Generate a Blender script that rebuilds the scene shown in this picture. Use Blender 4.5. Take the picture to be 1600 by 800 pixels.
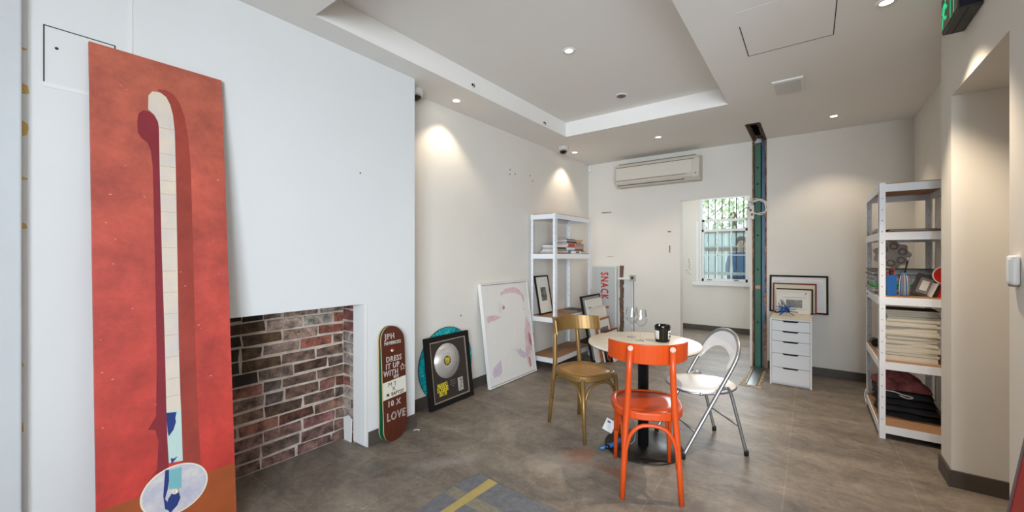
import bpy, bmesh, math, random
from mathutils import Matrix, Vector, Euler

R = math.radians
scn = bpy.context.scene
for o in list(bpy.data.objects):
    bpy.data.objects.remove(o)
col = scn.collection
rnd = random.Random(7)


def lin(c):
    out = []
    for v in c[:3]:
        v = v / 255.0
        out.append(v / 12.92 if v <= 0.04045 else ((v + 0.055) / 1.055) ** 2.4)
    return (out[0], out[1], out[2], 1.0)


# ------------------------------------------------------------------ camera, world, light, exposure
cam_d = bpy.data.cameras.new('camera')
cam = bpy.data.objects.new('camera', cam_d)
col.objects.link(cam)
cam.location = (0, 0, 1.37)
cam.rotation_euler = (R(90), 0, R(36.716))
cam_d.sensor_width = 36
cam_d.sensor_fit = 'HORIZONTAL'
cam_d.lens = 36 * 625.76 / 1600
cam_d.shift_y = -0.8 / 1600
cam_d.clip_start = 0.02
scn.camera = cam

scn.view_settings.view_transform = 'Standard'
scn.view_settings.look = 'None'
scn.view_settings.gamma = 1
scn.view_settings.use_curve_mapping = False
scn.view_settings.exposure = 0.45

world = bpy.data.worlds.new('sky')
scn.world = world
world.use_nodes = True
wbg = world.node_tree.nodes['Background']
wbg.inputs[0].default_value = (0.80, 0.90, 1.0, 1)
wbg.inputs[1].default_value = 1.9


def area(name, loc, rot, sx, sy, energy, color):
    d = bpy.data.lights.new(name, 'AREA')
    d.shape = 'RECTANGLE'
    d.size, d.size_y = sx, sy
    d.energy = energy
    d.color = color
    o = bpy.data.objects.new(name, d)
    o.location = loc
    o.rotation_euler = rot
    col.objects.link(o)
    return o


# daylight coming in through the shop window behind the camera and the sash window at the far end
area('shopfront_daylight', (2.3, -4.2, 1.6), (R(90), 0, R(26)), 5.0, 3.0, 720, (0.80, 0.90, 1.0))
area('sash_window_daylight', (-1.25, 7.93, 1.75), (R(-90), 0, 0), 0.8, 1.5, 34, (0.86, 0.94, 1.0))

SPOT_W = 19          # watts of each ceiling downlight
SPOT_C = (1.0, 0.82, 0.62)

# ------------------------------------------------------------------ materials
MATS = {}


def mat(name, rgb, rough=0.6, metal=0.0, noise=0.0, nscale=8.0, bump=0.0, bscale=60.0, spec=0.5, emit=0.0,
        trans=0.0, ior=1.45, rgb2=None, stretch=None, aniso=0.0):
    """plain procedural material: base colour broken up by noise, optional bump"""
    if name in MATS:
        return MATS[name]
    m = bpy.data.materials.new(name)
    m.use_nodes = True
    nt = m.node_tree
    b = nt.nodes['Principled BSDF']
    c1 = lin(rgb)
    b.inputs['Base Color'].default_value = c1
    b.inputs['Roughness'].default_value = rough
    b.inputs['Metallic'].default_value = metal
    b.inputs['Specular IOR Level'].default_value = spec
    b.inputs['Transmission Weight'].default_value = trans
    b.inputs['IOR'].default_value = ior
    if aniso:
        b.inputs['Anisotropic'].default_value = aniso
    if emit:
        b.inputs['Emission Color'].default_value = c1
        b.inputs['Emission Strength'].default_value = emit
    tc = nt.nodes.new('ShaderNodeTexCoord')
    mp = nt.nodes.new('ShaderNodeMapping')
    nt.links.new(tc.outputs['Object'], mp.inputs[0])
    if stretch:
        mp.inputs['Scale'].default_value = stretch
    if noise or rgb2:
        n = nt.nodes.new('ShaderNodeTexNoise')
        n.inputs['Scale'].default_value = nscale
        n.inputs['Detail'].default_value = 5
        n.inputs['Roughness'].default_value = 0.65
        nt.links.new(mp.outputs[0], n.inputs['Vector'])
        r = nt.nodes.new('ShaderNodeValToRGB')
        r.color_ramp.elements[0].position = 0.3
        r.color_ramp.elements[1].position = 0.7
        if rgb2:
            r.color_ramp.elements[0].color = lin(rgb2)
        else:
            r.color_ramp.elements[0].color = (c1[0] * (1 - noise), c1[1] * (1 - noise), c1[2] * (1 - noise), 1)
        r.color_ramp.elements[1].color = c1
        nt.links.new(n.outputs[0], r.inputs[0])
        nt.links.new(r.outputs[0], b.inputs['Base Color'])
    if bump:
        n2 = nt.nodes.new('ShaderNodeTexNoise')
        n2.inputs['Scale'].default_value = bscale
        n2.inputs['Detail'].default_value = 4
        nt.links.new(mp.outputs[0], n2.inputs['Vector'])
        bp = nt.nodes.new('ShaderNodeBump')
        bp.inputs['Strength'].default_value = bump
        bp.inputs['Distance'].default_value = 0.01
        nt.links.new(n2.outputs[0], bp.inputs['Height'])
        nt.links.new(bp.outputs[0], b.inputs['Normal'])
    MATS[name] = m
    return m


M_wall = mat('plaster_white', (226, 221, 212), 0.65, noise=0.045, nscale=1.6, bump=0.06, bscale=25)
M_wall_left = mat('plaster_cool_white', (224, 225, 224), 0.55, noise=0.03, nscale=1.2, bump=0.05, bscale=18)
M_ceil = mat('ceiling_paint', (238, 235, 230), 0.75, noise=0.03, nscale=1.0)
M_trimw = mat('gloss_white_trim', (230, 230, 228), 0.35)
M_base = mat('baseboard_tile', (84, 76, 69), 0.5, noise=0.2, nscale=6)
M_seam = mat('dark_gap', (50, 48, 46), 0.8)
M_steelw = mat('white_powder_steel', (232, 234, 238), 0.4)
M_mdf = mat('brown_fibreboard', (176, 134, 100), 0.75, noise=0.18, nscale=60)
M_black = mat('black_satin', (22, 21, 21), 0.4)
M_blackf = mat('black_frame_wood', (30, 27, 25), 0.6, spec=0.2)
M_chrome = mat('brushed_silver_tube', (170, 171, 173), 0.42, metal=0.9)
M_rubber = mat('black_rubber', (18, 18, 18), 0.7)
M_orange = mat('orange_gloss_paint', (200, 74, 24), 0.32, noise=0.06, nscale=6)
M_orange_d = mat('orange_gloss_panel', (194, 72, 24), 0.3, noise=0.08, nscale=5)
M_barewood = mat('bare_pale_wood', (226, 178, 160), 0.7, noise=0.25, nscale=40)
M_gold = mat('bronze_gold_paint', (142, 110, 62), 0.38, metal=0.42, noise=0.12, nscale=9)
M_goldseat = mat('bronze_seat_wood', (186, 134, 62), 0.4, metal=0.15, noise=0.12, nscale=5)
M_vinyl = mat('white_vinyl', (226, 224, 222), 0.42, noise=0.03, nscale=20)
M_paper = mat('paper_white', (226, 224, 218), 0.8, noise=0.04, nscale=20)
M_cream = mat('page_edges_cream', (212, 203, 184), 0.85, noise=0.16, nscale=50, stretch=(1, 1, 12))
M_mount = mat('mount_board', (224, 220, 210), 0.8)
M_glass_d = mat('grey_picture', (120, 118, 112), 0.4, rgb2=(60, 60, 60), nscale=14)
M_red = mat('red_plastic', (196, 30, 24), 0.4)
M_blue = mat('blue_plastic', (34, 104, 176), 0.4)
M_copper = mat('copper_wood', (168, 92, 52), 0.5, noise=0.2, nscale=12)
M_dkbrown = mat('dark_brown_wood', (66, 42, 32), 0.7, spec=0.2, noise=0.2, nscale=18)
M_redbrown = mat('red_brown_wood', (136, 56, 34), 0.7, spec=0.2, noise=0.15, nscale=18)


def thin_glass(name, tint, gloss=0.05):
    m = bpy.data.materials.new(name)
    m.use_nodes = True
    nt = m.node_tree
    nt.nodes.remove(nt.nodes['Principled BSDF'])
    tr = nt.nodes.new('ShaderNodeBsdfTransparent')
    tr.inputs[0].default_value = tint
    gl = nt.nodes.new('ShaderNodeBsdfGlossy')
    gl.inputs['Roughness'].default_value = 0.02
    lw = nt.nodes.new('ShaderNodeLayerWeight')
    lw.inputs[0].default_value = 0.22
    mr = nt.nodes.new('ShaderNodeMapRange')
    mr.inputs[3].default_value = gloss
    mr.inputs[4].default_value = 0.7
    nt.links.new(lw.outputs['Fresnel'], mr.inputs[0])
    mx = nt.nodes.new('ShaderNodeMixShader')
    nt.links.new(mr.outputs[0], mx.inputs[0])
    nt.links.new(tr.outputs[0], mx.inputs[1])
    nt.links.new(gl.outputs[0], mx.inputs[2])
    nt.links.new(mx.outputs[0], nt.nodes['Material Output'].inputs['Surface'])
    return m


M_clear = thin_glass('clear_thin_glass', (0.97, 0.98, 0.98, 1))
M_window = thin_glass('window_pane_glass', (0.90, 0.96, 0.96, 1), 0.08)


def tile_floor():
    m = bpy.data.materials.new('stone_tile_floor')
    m.use_nodes = True
    nt = m.node_tree
    L = nt.links.new
    b = nt.nodes['Principled BSDF']
    geo = nt.nodes.new('ShaderNodeNewGeometry')
    pos = geo.outputs['Position']
    mp = nt.nodes.new('ShaderNodeMapping')
    mp.inputs['Location'].default_value = (0.73, 0.18, 0)
    L(pos, mp.inputs[0])
    br = nt.nodes.new('ShaderNodeTexBrick')
    br.offset = 0.0
    br.inputs['Scale'].default_value = 1.0
    br.inputs['Brick Width'].default_value = 0.607
    br.inputs['Row Height'].default_value = 0.607
    br.inputs['Mortar Size'].default_value = 0.003
    br.inputs['Mortar Smooth'].default_value = 0.2
    br.inputs['Color1'].default_value = (0.47, 0.47, 0.47, 1)
    br.inputs['Color2'].default_value = (0.56, 0.56, 0.56, 1)
    br.inputs['Mortar'].default_value = (0.80, 0.80, 0.80, 1)
    L(mp.outputs[0], br.inputs['Vector'])
    n = nt.nodes.new('ShaderNodeTexNoise')
    n.inputs['Scale'].default_value = 2.2
    n.inputs['Detail'].default_value = 8
    n.inputs['Roughness'].default_value = 0.66
    n.inputs['Distortion'].default_value = 0.6
    mp2 = nt.nodes.new('ShaderNodeMapping')
    mp2.inputs['Scale'].default_value = (0.75, 1.7, 1)
    mp2.inputs['Rotation'].default_value = (0, 0, R(20))
    L(pos, mp2.inputs[0])
    L(mp2.outputs[0], n.inputs['Vector'])
    ramp = nt.nodes.new('ShaderNodeValToRGB')
    ramp.color_ramp.elements[0].position = 0.28
    ramp.color_ramp.elements[0].color = lin((100, 91, 83))
    ramp.color_ramp.elements[1].position = 0.74
    ramp.color_ramp.elements[1].color = lin((152, 140, 126))
    L(n.outputs[0], ramp.inputs[0])
    mix = nt.nodes.new('ShaderNodeMix')
    mix.data_type = 'RGBA'
    mix.blend_type = 'OVERLAY'
    mix.inputs[0].default_value = 0.55
    L(ramp.outputs[0], mix.inputs[6])
    L(br.outputs[0], mix.inputs[7])
    cur = mix.outputs[2]
    n3 = nt.nodes.new('ShaderNodeTexNoise')
    n3.inputs['Scale'].default_value = 9
    n3.inputs['Detail'].default_value = 6
    n3.inputs['Roughness'].default_value = 0.7
    L(pos, n3.inputs['Vector'])
    for sc_, dist, fac in ((4.5, 2.4, .38), (38, .2, .22)):
        nv = nt.nodes.new('ShaderNodeTexNoise')
        nv.inputs['Scale'].default_value = sc_
        nv.inputs['Detail'].default_value = 7
        nv.inputs['Roughness'].default_value = .7
        nv.inputs['Distortion'].default_value = dist
        L(pos, nv.inputs['Vector'])
        rv = nt.nodes.new('ShaderNodeValToRGB')
        rv.color_ramp.elements[0].position, rv.color_ramp.elements[0].color = .32, (.2, .2, .2, 1)
        rv.color_ramp.elements[1].position, rv.color_ramp.elements[1].color = .68, (.8, .8, .8, 1)
        L(nv.outputs[0], rv.inputs[0])
        mv = nt.nodes.new('ShaderNodeMix')
        mv.data_type = 'RGBA'
        mv.blend_type = 'OVERLAY'
        mv.inputs[0].default_value = fac
        L(cur, mv.inputs[6])
        L(rv.outputs[0], mv.inputs[7])
        cur = mv.outputs[2]

    def stain(cx, cy, rx, ry, rgb, amount, lo=0.35, hi=0.75, rot=0):
        nonlocal cur
        ma = nt.nodes.new('ShaderNodeMapping')
        ma.vector_type = 'TEXTURE'
        ma.inputs['Location'].default_value = (cx, cy, 0)
        ma.inputs['Rotation'].default_value = (0, 0, R(rot))
        ma.inputs['Scale'].default_value = (rx, ry, 1)
        L(pos, ma.inputs[0])
        ln = nt.nodes.new('ShaderNodeVectorMath')
        ln.operation = 'LENGTH'
        L(ma.outputs[0], ln.inputs[0])
        inv = nt.nodes.new('ShaderNodeMath')
        inv.operation = 'SUBTRACT'
        inv.use_clamp = True
        inv.inputs[0].default_value = 1.0
        L(ln.outputs['Value'], inv.inputs[1])
        mul = nt.nodes.new('ShaderNodeMath')
        mul.operation = 'MULTIPLY'
        L(inv.outputs[0], mul.inputs[0])
        L(n3.outputs[0], mul.inputs[1])
        rg = nt.nodes.new('ShaderNodeMapRange')
        rg.inputs[1].default_value = lo * 0.5
        rg.inputs[2].default_value = hi * 0.5
        rg.inputs[4].default_value = amount
        L(mul.outputs[0], rg.inputs[0])
        mx = nt.nodes.new('ShaderNodeMix')
        mx.data_type = 'RGBA'
        L(rg.outputs[0], mx.inputs[0])
        L(cur, mx.inputs[6])
        mx.inputs[7].default_value = lin(rgb)
        cur = mx.outputs[2]

    stain(-1.27, 2.44, 0.22, 0.34, (152, 94, 62), 0.85, 0.42, 0.8)
    stain(-1.33, 2.30, 0.42, 0.30, (170, 160, 148), 0.7, 0.32, 0.8, 30)
    stain(-0.98, 2.42, 0.28, 0.10, (128, 84, 58), 0.75, 0.35, 0.7)
    stain(-2.05, 1.72, 0.55, 0.10, (88, 78, 68), 0.75, 0.4, 0.7, 62)
    stain(-1.95, 1.86, 0.50, 0.14, (166, 158, 150), 0.6, 0.35, 0.8, 55)
    stain(-2.25, 1.55, 0.30, 0.16, (90, 88, 86), 0.5, 0.5, 0.8, 80)
    stain(-1.9, 2.45, 0.8, 0.16, (158, 146, 128), 0.45, 0.5, 0.9, 140)
    L(cur, b.inputs['Base Color'])
    b.inputs['Roughness'].default_value = 0.5
    b.inputs['Specular IOR Level'].default_value = 0.35
    bp = nt.nodes.new('ShaderNodeBump')
    bp.inputs['Strength'].default_value = 0.12
    bp.inputs['Distance'].default_value = 0.004
    L(n3.outputs[0], bp.inputs['Height'])
    L(bp.outputs[0], b.inputs['Normal'])
    return m


M_floor = tile_floor()


def attr_mat(name, rough=0.85, noise=0.35, nscale=28, bump=0.6):
    m = bpy.data.materials.new(name)
    m.use_nodes = True
    nt = m.node_tree
    b = nt.nodes['Principled BSDF']
    a = nt.nodes.new('ShaderNodeVertexColor')
    a.layer_name = 'Col'
    tc = nt.nodes.new('ShaderNodeTexCoord')
    n = nt.nodes.new('ShaderNodeTexNoise')
    n.inputs['Scale'].default_value = nscale
    n.inputs['Detail'].default_value = 6
    n.inputs['Roughness'].default_value = 0.7
    nt.links.new(tc.outputs['Object'], n.inputs['Vector'])
    r = nt.nodes.new('ShaderNodeMapRange')
    r.inputs[1].default_value = 0.36
    r.inputs[2].default_value = 0.64
    r.inputs[3].default_value = 1 - noise
    r.inputs[4].default_value = 1 + noise * 0.55
    nt.links.new(n.outputs[0], r.inputs[0])
    nb = nt.nodes.new('ShaderNodeTexNoise')
    nb.inputs['Scale'].default_value = 4.5
    nb.inputs['Detail'].default_value = 3
    nt.links.new(tc.outputs['Object'], nb.inputs['Vector'])
    rb2 = nt.nodes.new('ShaderNodeMapRange')
    rb2.inputs[1].default_value = 0.38
    rb2.inputs[2].default_value = 0.6
    rb2.inputs[3].default_value = 0.6
    rb2.inputs[4].default_value = 1.12
    nt.links.new(nb.outputs[0], rb2.inputs[0])
    ml = nt.nodes.new('ShaderNodeMath')
    ml.operation = 'MULTIPLY'
    nt.links.new(r.outputs[0], ml.inputs[0])
    nt.links.new(rb2.outputs[0], ml.inputs[1])
    mx = nt.nodes.new('ShaderNodeVectorMath')
    mx.operation = 'SCALE'
    nt.links.new(a.outputs[0], mx.inputs[0])
    nt.links.new(ml.outputs[0], mx.inputs['Scale'])
    nt.links.new(mx.outputs[0], b.inputs['Base Color'])
    bp = nt.nodes.new('ShaderNodeBump')
    bp.inputs['Strength'].default_value = bump
    bp.inputs['Distance'].default_value = 0.01
    nt.links.new(n.outputs[0], bp.inputs['Height'])
    nt.links.new(bp.outputs[0], b.inputs['Normal'])
    b.inputs['Roughness'].default_value = rough
    return m


# ------------------------------------------------------------------ mesh helpers
class MB:
    """collects shapes and links them as ONE mesh object"""

    def __init__(self):
        self.v, self.f, self.c, self.s = [], [], [], []

    def add(self, vs, fs, colr=None, smooth=False, mtx=None):
        b = len(self.v)
        for p in vs:
            p = Vector(p)
            self.v.append(tuple(mtx @ p) if mtx else tuple(p))
        for q in fs:
            self.f.append([b + i for i in q])
            self.c.append(colr)
            self.s.append(smooth)
        return self

    def box(self, x0, x1, y0, y1, z0, z1, colr=None, mtx=None):
        vs = [(x, y, z) for z in (z0, z1) for y in (y0, y1) for x in (x0, x1)]
        fs = [(0, 2, 3, 1), (4, 5, 7, 6), (0, 1, 5, 4), (2, 6, 7, 3), (0, 4, 6, 2), (1, 3, 7, 5)]
        return self.add(vs, fs, colr, False, mtx)

    def tube(self, pts, r, n=12, mtx=None, closed=False, colr=None):
        pts = [Vector(p) for p in pts]
        k = len(pts)
        rs = r if isinstance(r, (list, tuple)) else [r] * k
        vs, fs = [], []
        up = None
        for i, p in enumerate(pts):
            if closed:
                t = (pts[(i + 1) % k] - pts[i - 1]).normalized()
            else:
                t = (pts[min(i + 1, k - 1)] - pts[max(i - 1, 0)]).normalized()
            if up is None:
                a = Vector((0, 0, 1)) if abs(t.z) < 0.9 else Vector((1, 0, 0))
                up = (a - t * a.dot(t)).normalized()
            else:
                up = (up - t * up.dot(t)).normalized()
            w = t.cross(up)
            for j in range(n):
                an = 2 * math.pi * j / n
                vs.append(p + (up * math.cos(an) + w * math.sin(an)) * rs[i])
        m = k if closed else k - 1
        for i in range(m):
            for j in range(n):
                a, b2 = i * n + j, i * n + (j + 1) % n
                c2, d = ((i + 1) % k) * n + (j + 1) % n, ((i + 1) % k) * n + j
                fs.append((a, d, c2, b2))
        self.add(vs, fs, colr, True, mtx)
        if not closed:
            self.add(vs[:n], [tuple(range(n))], colr, False, mtx)
            self.add(vs[-n:], [tuple(reversed(range(n)))], colr, False, mtx)
        return self

    def lathe(self, prof, n=32, mtx=None, colr=None, loc=(0, 0, 0), caps=True):
        vs, fs = [], []
        lx, ly, lz = loc
        for (r, z) in prof:
            for j in range(n):
                a = 2 * math.pi * j / n
                vs.append((lx + r * math.cos(a), ly + r * math.sin(a), lz + z))
        for i in range(len(prof) - 1):
            for j in range(n):
                fs.append((i * n + j, i * n + (j + 1) % n, (i + 1) * n + (j + 1) % n, (i + 1) * n + j))
        self.add(vs, fs, colr, True, mtx)
        if caps and prof[0][0] > 1e-5:
            self.add(vs[:n], [tuple(reversed(range(n)))], colr, False, mtx)
        if caps and prof[-1][0] > 1e-5:
            self.add(vs[-n:], [tuple(range(n))], colr, False, mtx)
        return self

    def prism(self, poly, a0, a1, plane='xy', mtx=None, colr=None):
        """polygon extruded: plane 'xy' along z, 'xz' along y, 'yz' along x"""
        n = len(poly)

        def P(u, w, h):
            return {'xy': (u, w, h), 'xz': (u, h, w), 'yz': (h, u, w)}[plane]
        vs = [P(u, w, a0) for u, w in poly] + [P(u, w, a1) for u, w in poly]
        fs = [tuple(reversed(range(n))), tuple(range(n, 2 * n))]
        for i in range(n):
            j = (i + 1) % n
            fs.append((i, j, n + j, n + i))
        return self.add(vs, fs, colr, False, mtx)

    def build(self, name, material, parent=None, bevel=0.0, seg=2, sub=0, kind=None, autosmooth=False):
        me = bpy.data.meshes.new(name)
        me.from_pydata(self.v, [], self.f)
        me.polygons.foreach_set('use_smooth', self.s)
        if any(c is not None for c in self.c):
            ca = me.color_attributes.new('Col', 'FLOAT_COLOR', 'CORNER')
            i = 0
            for f, c in zip(self.f, self.c):
                cc = lin(c) if c is not None else (1, 1, 1, 1)
                for _ in f:
                    ca.data[i].color = cc
                    i += 1
        bm = bmesh.new()
        bm.from_mesh(me)
        bmesh.ops.remove_doubles(bm, verts=bm.verts, dist=1e-6)
        bmesh.ops.recalc_face_normals(bm, faces=bm.faces)
        bm.to_mesh(me)
        bm.free()
        me.materials.append(material)
        o = bpy.data.objects.new(name, me)
        col.objects.link(o)
        if parent:
            o.parent = parent
        if bevel:
            bv = o.modifiers.new('bevel', 'BEVEL')
            bv.width = bevel
            bv.segments = seg
            bv.limit_method = 'ANGLE'
            bv.angle_limit = R(40)
        if sub:
            ss = o.modifiers.new('subdivision', 'SUBSURF')
            ss.levels = ss.render_levels = sub
            for p in me.polygons:
                p.use_smooth = True
        if kind:
            o['kind'] = kind
        return o


def tag(o, label, cat, group=None):
    o['label'] = label
    o['category'] = cat
    if group:
        o['group'] = group
    return o


def thing(name, label, cat, loc=(0, 0, 0), rz=0, tilt=0, roll=0, group=None):
    o = bpy.data.objects.new(name, None)
    o.empty_display_size = 0.05
    col.objects.link(o)
    o.location = loc
    o.rotation_euler = (R(-tilt), R(roll), R(rz))
    return tag(o, label, cat, group)


def struct(o):
    o['kind'] = 'structure'
    return o


def grid(us, ws, solid, t0, t1, plane):
    """slab made of cells; openings are left where solid(u, w) is False"""
    mb = MB()
    for i in range(len(us) - 1):
        for j in range(len(ws) - 1):
            u0, u1, w0, w1 = us[i], us[i + 1], ws[j], ws[j + 1]
            if not solid((u0 + u1) / 2, (w0 + w1) / 2):
                continue
            if plane == 'xy':
                mb.box(u0, u1, w0, w1, t0, t1)
            elif plane == 'xz':
                mb.box(u0, u1, t0, t1, w0, w1)
            else:
                mb.box(t0, t1, u0, u1, w0, w1)
    return mb


def text_mesh(name, body, size, material, parent, loc, rot=(90, 0, 0), sx=1.0, outline=0.0, align='CENTER',
              thick=0.0006, warp=None, bold=0.0, shear=0.0, space=1.0):
    cu = bpy.data.curves.new(name, 'FONT')
    cu.body = body
    cu.size = size
    cu.align_x = align
    cu.align_y = 'CENTER'
    cu.resolution_u = 2
    cu.shear = shear
    cu.space_character = space
    if outline:
        cu.fill_mode = 'NONE'
        cu.bevel_depth = outline
        cu.bevel_resolution = 1
    else:
        cu.extrude = thick
        cu.offset = bold
    tmp = bpy.data.objects.new(name, cu)
    col.objects.link(tmp)
    bpy.context.view_layer.update()
    me = bpy.data.meshes.new_from_object(tmp.evaluated_get(bpy.context.evaluated_depsgraph_get()))
    bpy.data.objects.remove(tmp)
    bpy.data.curves.remove(cu)
    mt = Matrix.Translation(loc) @ Euler([R(a) for a in rot]).to_matrix().to_4x4() @ Matrix.Diagonal((sx, 1, 1, 1))
    me.transform(mt)
    if warp:
        for v in me.vertices:
            v.co = warp(v.co)
    me.materials.clear()
    me.materials.append(material)
    me.name = name
    o = bpy.data.objects.new(name, me)
    col.objects.link(o)
    o.parent = parent
    return o


def ragged(pts, amp, step, seed):
    """polyline subdivided and jittered (broken plaster edges)"""
    rr = random.Random(seed)
    out = []
    for i in range(len(pts)):
        a, b = Vector(pts[i]), Vector(pts[(i + 1) % len(pts)])
        k = max(1, int((b - a).length / step))
        for j in range(k):
            p = a.lerp(b, j / k)
            out.append((p.x + rr.uniform(-amp, amp), p.y + rr.uniform(-amp, amp)))
    return out


# ------------------------------------------------------------------ room shell
CH = 2.783          # lower ceiling
TRAY = 2.95
XL, XB, YB = -2.79, -2.54, 5.75
YF = -1.75

# floor runs through to the far room and the side passage
MB().box(-3.2, 3.2, YF - 0.2, 8.2, -0.1, 0).build('floor', M_floor, kind='structure')

# ceiling with tray recess and the broken slot over the steel stud
tx0, tx1, ty0, ty1 = -2.338, -0.616, 1.195, 4.208
hx0, hx1, hy0 = -0.56, -0.44, 4.98
cg = grid([-3.2, tx0, tx1, hx0, hx1, 3.2], [YF - 0.2, ty0, ty1, hy0, YB + 0.12, 8.2],
          lambda x, y: not (tx0 < x < tx1 and ty0 < y < ty1) and not (hx0 < x < hx1 and hy0 < y < YB + 0.12), CH, CH + 0.05, 'xy')
ceiling = cg.build('ceiling', M_ceil, kind='structure')
tray = MB()
tray.box(tx0 - .02, tx1 + .02, ty0 - .02, ty1 + .02, TRAY, TRAY + .04)
tray.box(tx0 - .02, tx0, ty0, ty1, CH + .0502, TRAY)
tray.box(tx1, tx1 + .02, ty0, ty1, CH + .0502, TRAY)
tray.box(tx0 - .02, tx1 + .02, ty0 - .02, ty0, CH + .0502, TRAY)
tray.box(tx0 - .02, tx1 + .02, ty1, ty1 + .02, CH + .0502, TRAY)
tray.build('ceiling_tray', M_ceil, ceiling)

# left side: recessed wall and chimney breast with its fireplace opening
wl = MB().box(XL - .2, XL, 2.103, YB + .3, 0, CH).build('wall_left', M_wall, kind='structure')
FY0, FY1, FZ = 0.55, 1.672, 1.027
br = grid([-1.0, FY0, FY1, 2.103], [0, FZ, CH], lambda y, z: not (FY0 < y < FY1 and z < FZ), XL - .02, XB, 'yz')
wall_breast = br.build('wall_breast', M_wall_left, kind='structure')
MB().box(-2.9, -2.50, YF, 0.111, 0, CH).build('wall_nib', mat('nib_shaded_grey', (204, 207, 210), 0.5, noise=.03), kind='structure', bevel=0.006)  # shade put into the nib's colour, where daylight lit it too strongly
# timber-lined white reveal at the right of the opening
MB().box(-2.675, XB + .004, FY1 - .022, FY1 - .002, 0.02, FZ).build('trim_1', M_trimw, kind='structure')

# brickwork
M_brick = attr_mat('old_brick', noise=0.72, nscale=17, bump=1.0)
M_mortar = mat('old_mortar', (216, 202, 188), 0.95, rgb2=(160, 144, 130), nscale=10, bump=0.5, bscale=70)


def brick_face(mb, L0, L1, z1, put, seed, soot):
    rr = random.Random(seed)
    z, row = 0.0, 0
    while z < z1:
        h = 0.071 + rr.uniform(-.005, .004)
        x = L0 - (0.12 if row % 2 else 0) - rr.uniform(0, .05)
        while x < L1:
            w = rr.choice([0.225, 0.225, 0.21, 0.11, 0.235])
            a, b = max(x, L0), min(x + w, L1)
            if b - a > .02:
                base = rr.choice([(122, 96, 82), (112, 90, 78), (100, 84, 76), (130, 98, 82), (92, 80, 74), (130, 108, 94), (138, 92, 78)])
                cx, cz = (a + b) / 2, z + h / 2
                base = soot(cx, cz, base, rr)
                j = lambda: rr.uniform(-.006, .006)
                z_t = min(z + h, z1)
                d = rr.uniform(0, .009)
                q = [(a + j(), z + j()), (b + j(), z + j()), (b + j(), z_t + j()), (a + j(), z_t + j())]
                put(mb, q, d, base)
            x += w + 0.0095
        z += h + 0.0105
        row += 1


def soot(cx, cz, b, rr):
    if cz > 0.70 and 1.12 < cx < 1.43:
        return rr.choice([(164, 134, 118), (150, 126, 112), (168, 146, 132)])
    if cz > 0.72 and cx >= 1.43:
        return rr.choice([(166, 156, 142), (140, 112, 92), (150, 136, 122), (150, 90, 72)])
    if cz > 0.66 and cx <= 1.12:
        return rr.choice([(58, 48, 38), (70, 58, 44), (48, 42, 36), (96, 72, 50)])
    if cz < 0.22:
        return rr.choice([(140, 106, 96), (132, 98, 90), (126, 102, 92), (148, 100, 96)])
    if rr.random() < .35:
        return (int(b[0] * .68), int(b[1] * .63), int(b[2] * .58))
    return b


def put_x(mb, q, d, c):
    xf, xb = -2.8145 + d, -2.84
    vs = [(xb, y, z) for y, z in q] + [(xf, y + (0.004 if i in (0, 3) else -0.004), z + (0.004 if i < 2 else -0.004)) for i, (y, z) in enumerate(q)]
    mb.add(vs, [(4, 5, 6, 7), (0, 1, 5, 4), (1, 2, 6, 5), (2, 3, 7, 6), (3, 0, 4, 7)], c)


def put_y(mb, q, d, c):
    yf, yb = FY1 - 0.016 - d * .5, FY1 + .01
    vs = [(x, yb, z) for x, z in q] + [(x + (0.003 if i in (0, 3) else -0.003), yf, z + (0.003 if i < 2 else -0.003)) for i, (x, z) in enumerate(q)]
    mb.add(vs, [(4, 5, 6, 7), (0, 1, 5, 4), (1, 2, 6, 5), (2, 3, 7, 6), (3, 0, 4, 7)], c)


fp = MB().box(-2.99, -2.818, FY0 - .1, FY1 + .1, 0, FZ + .05).build('wall_fireplace', M_mortar, kind='structure')
bmb = MB()
brick_face(bmb, FY0, FY1 - .02, FZ + .02, put_x, 3, soot)
bmb.build('brickwork', M_brick, fp)
bm2 = MB()
brick_face(bm2, -2.815, -2.68, FZ, put_y, 5, lambda a, b, c, r: r.choice([(140, 92, 82), (124, 98, 88), (164, 150, 142), (132, 84, 76)]))
bm2.build('brickwork', M_brick, fp)
MB().box(-2.82, -2.676, FY1 - .012, FY1 + .004, 0, FZ).build('mortar_face', M_mortar, fp)
MB().prism([(-2.79, .0), (-2.70, .0), (-2.69, .17), (-2.74, .19), (-2.80, .16)], FY1 - .026, FY1 - .02, 'xz').build('plaster_patch', M_trimw, fp)

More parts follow.
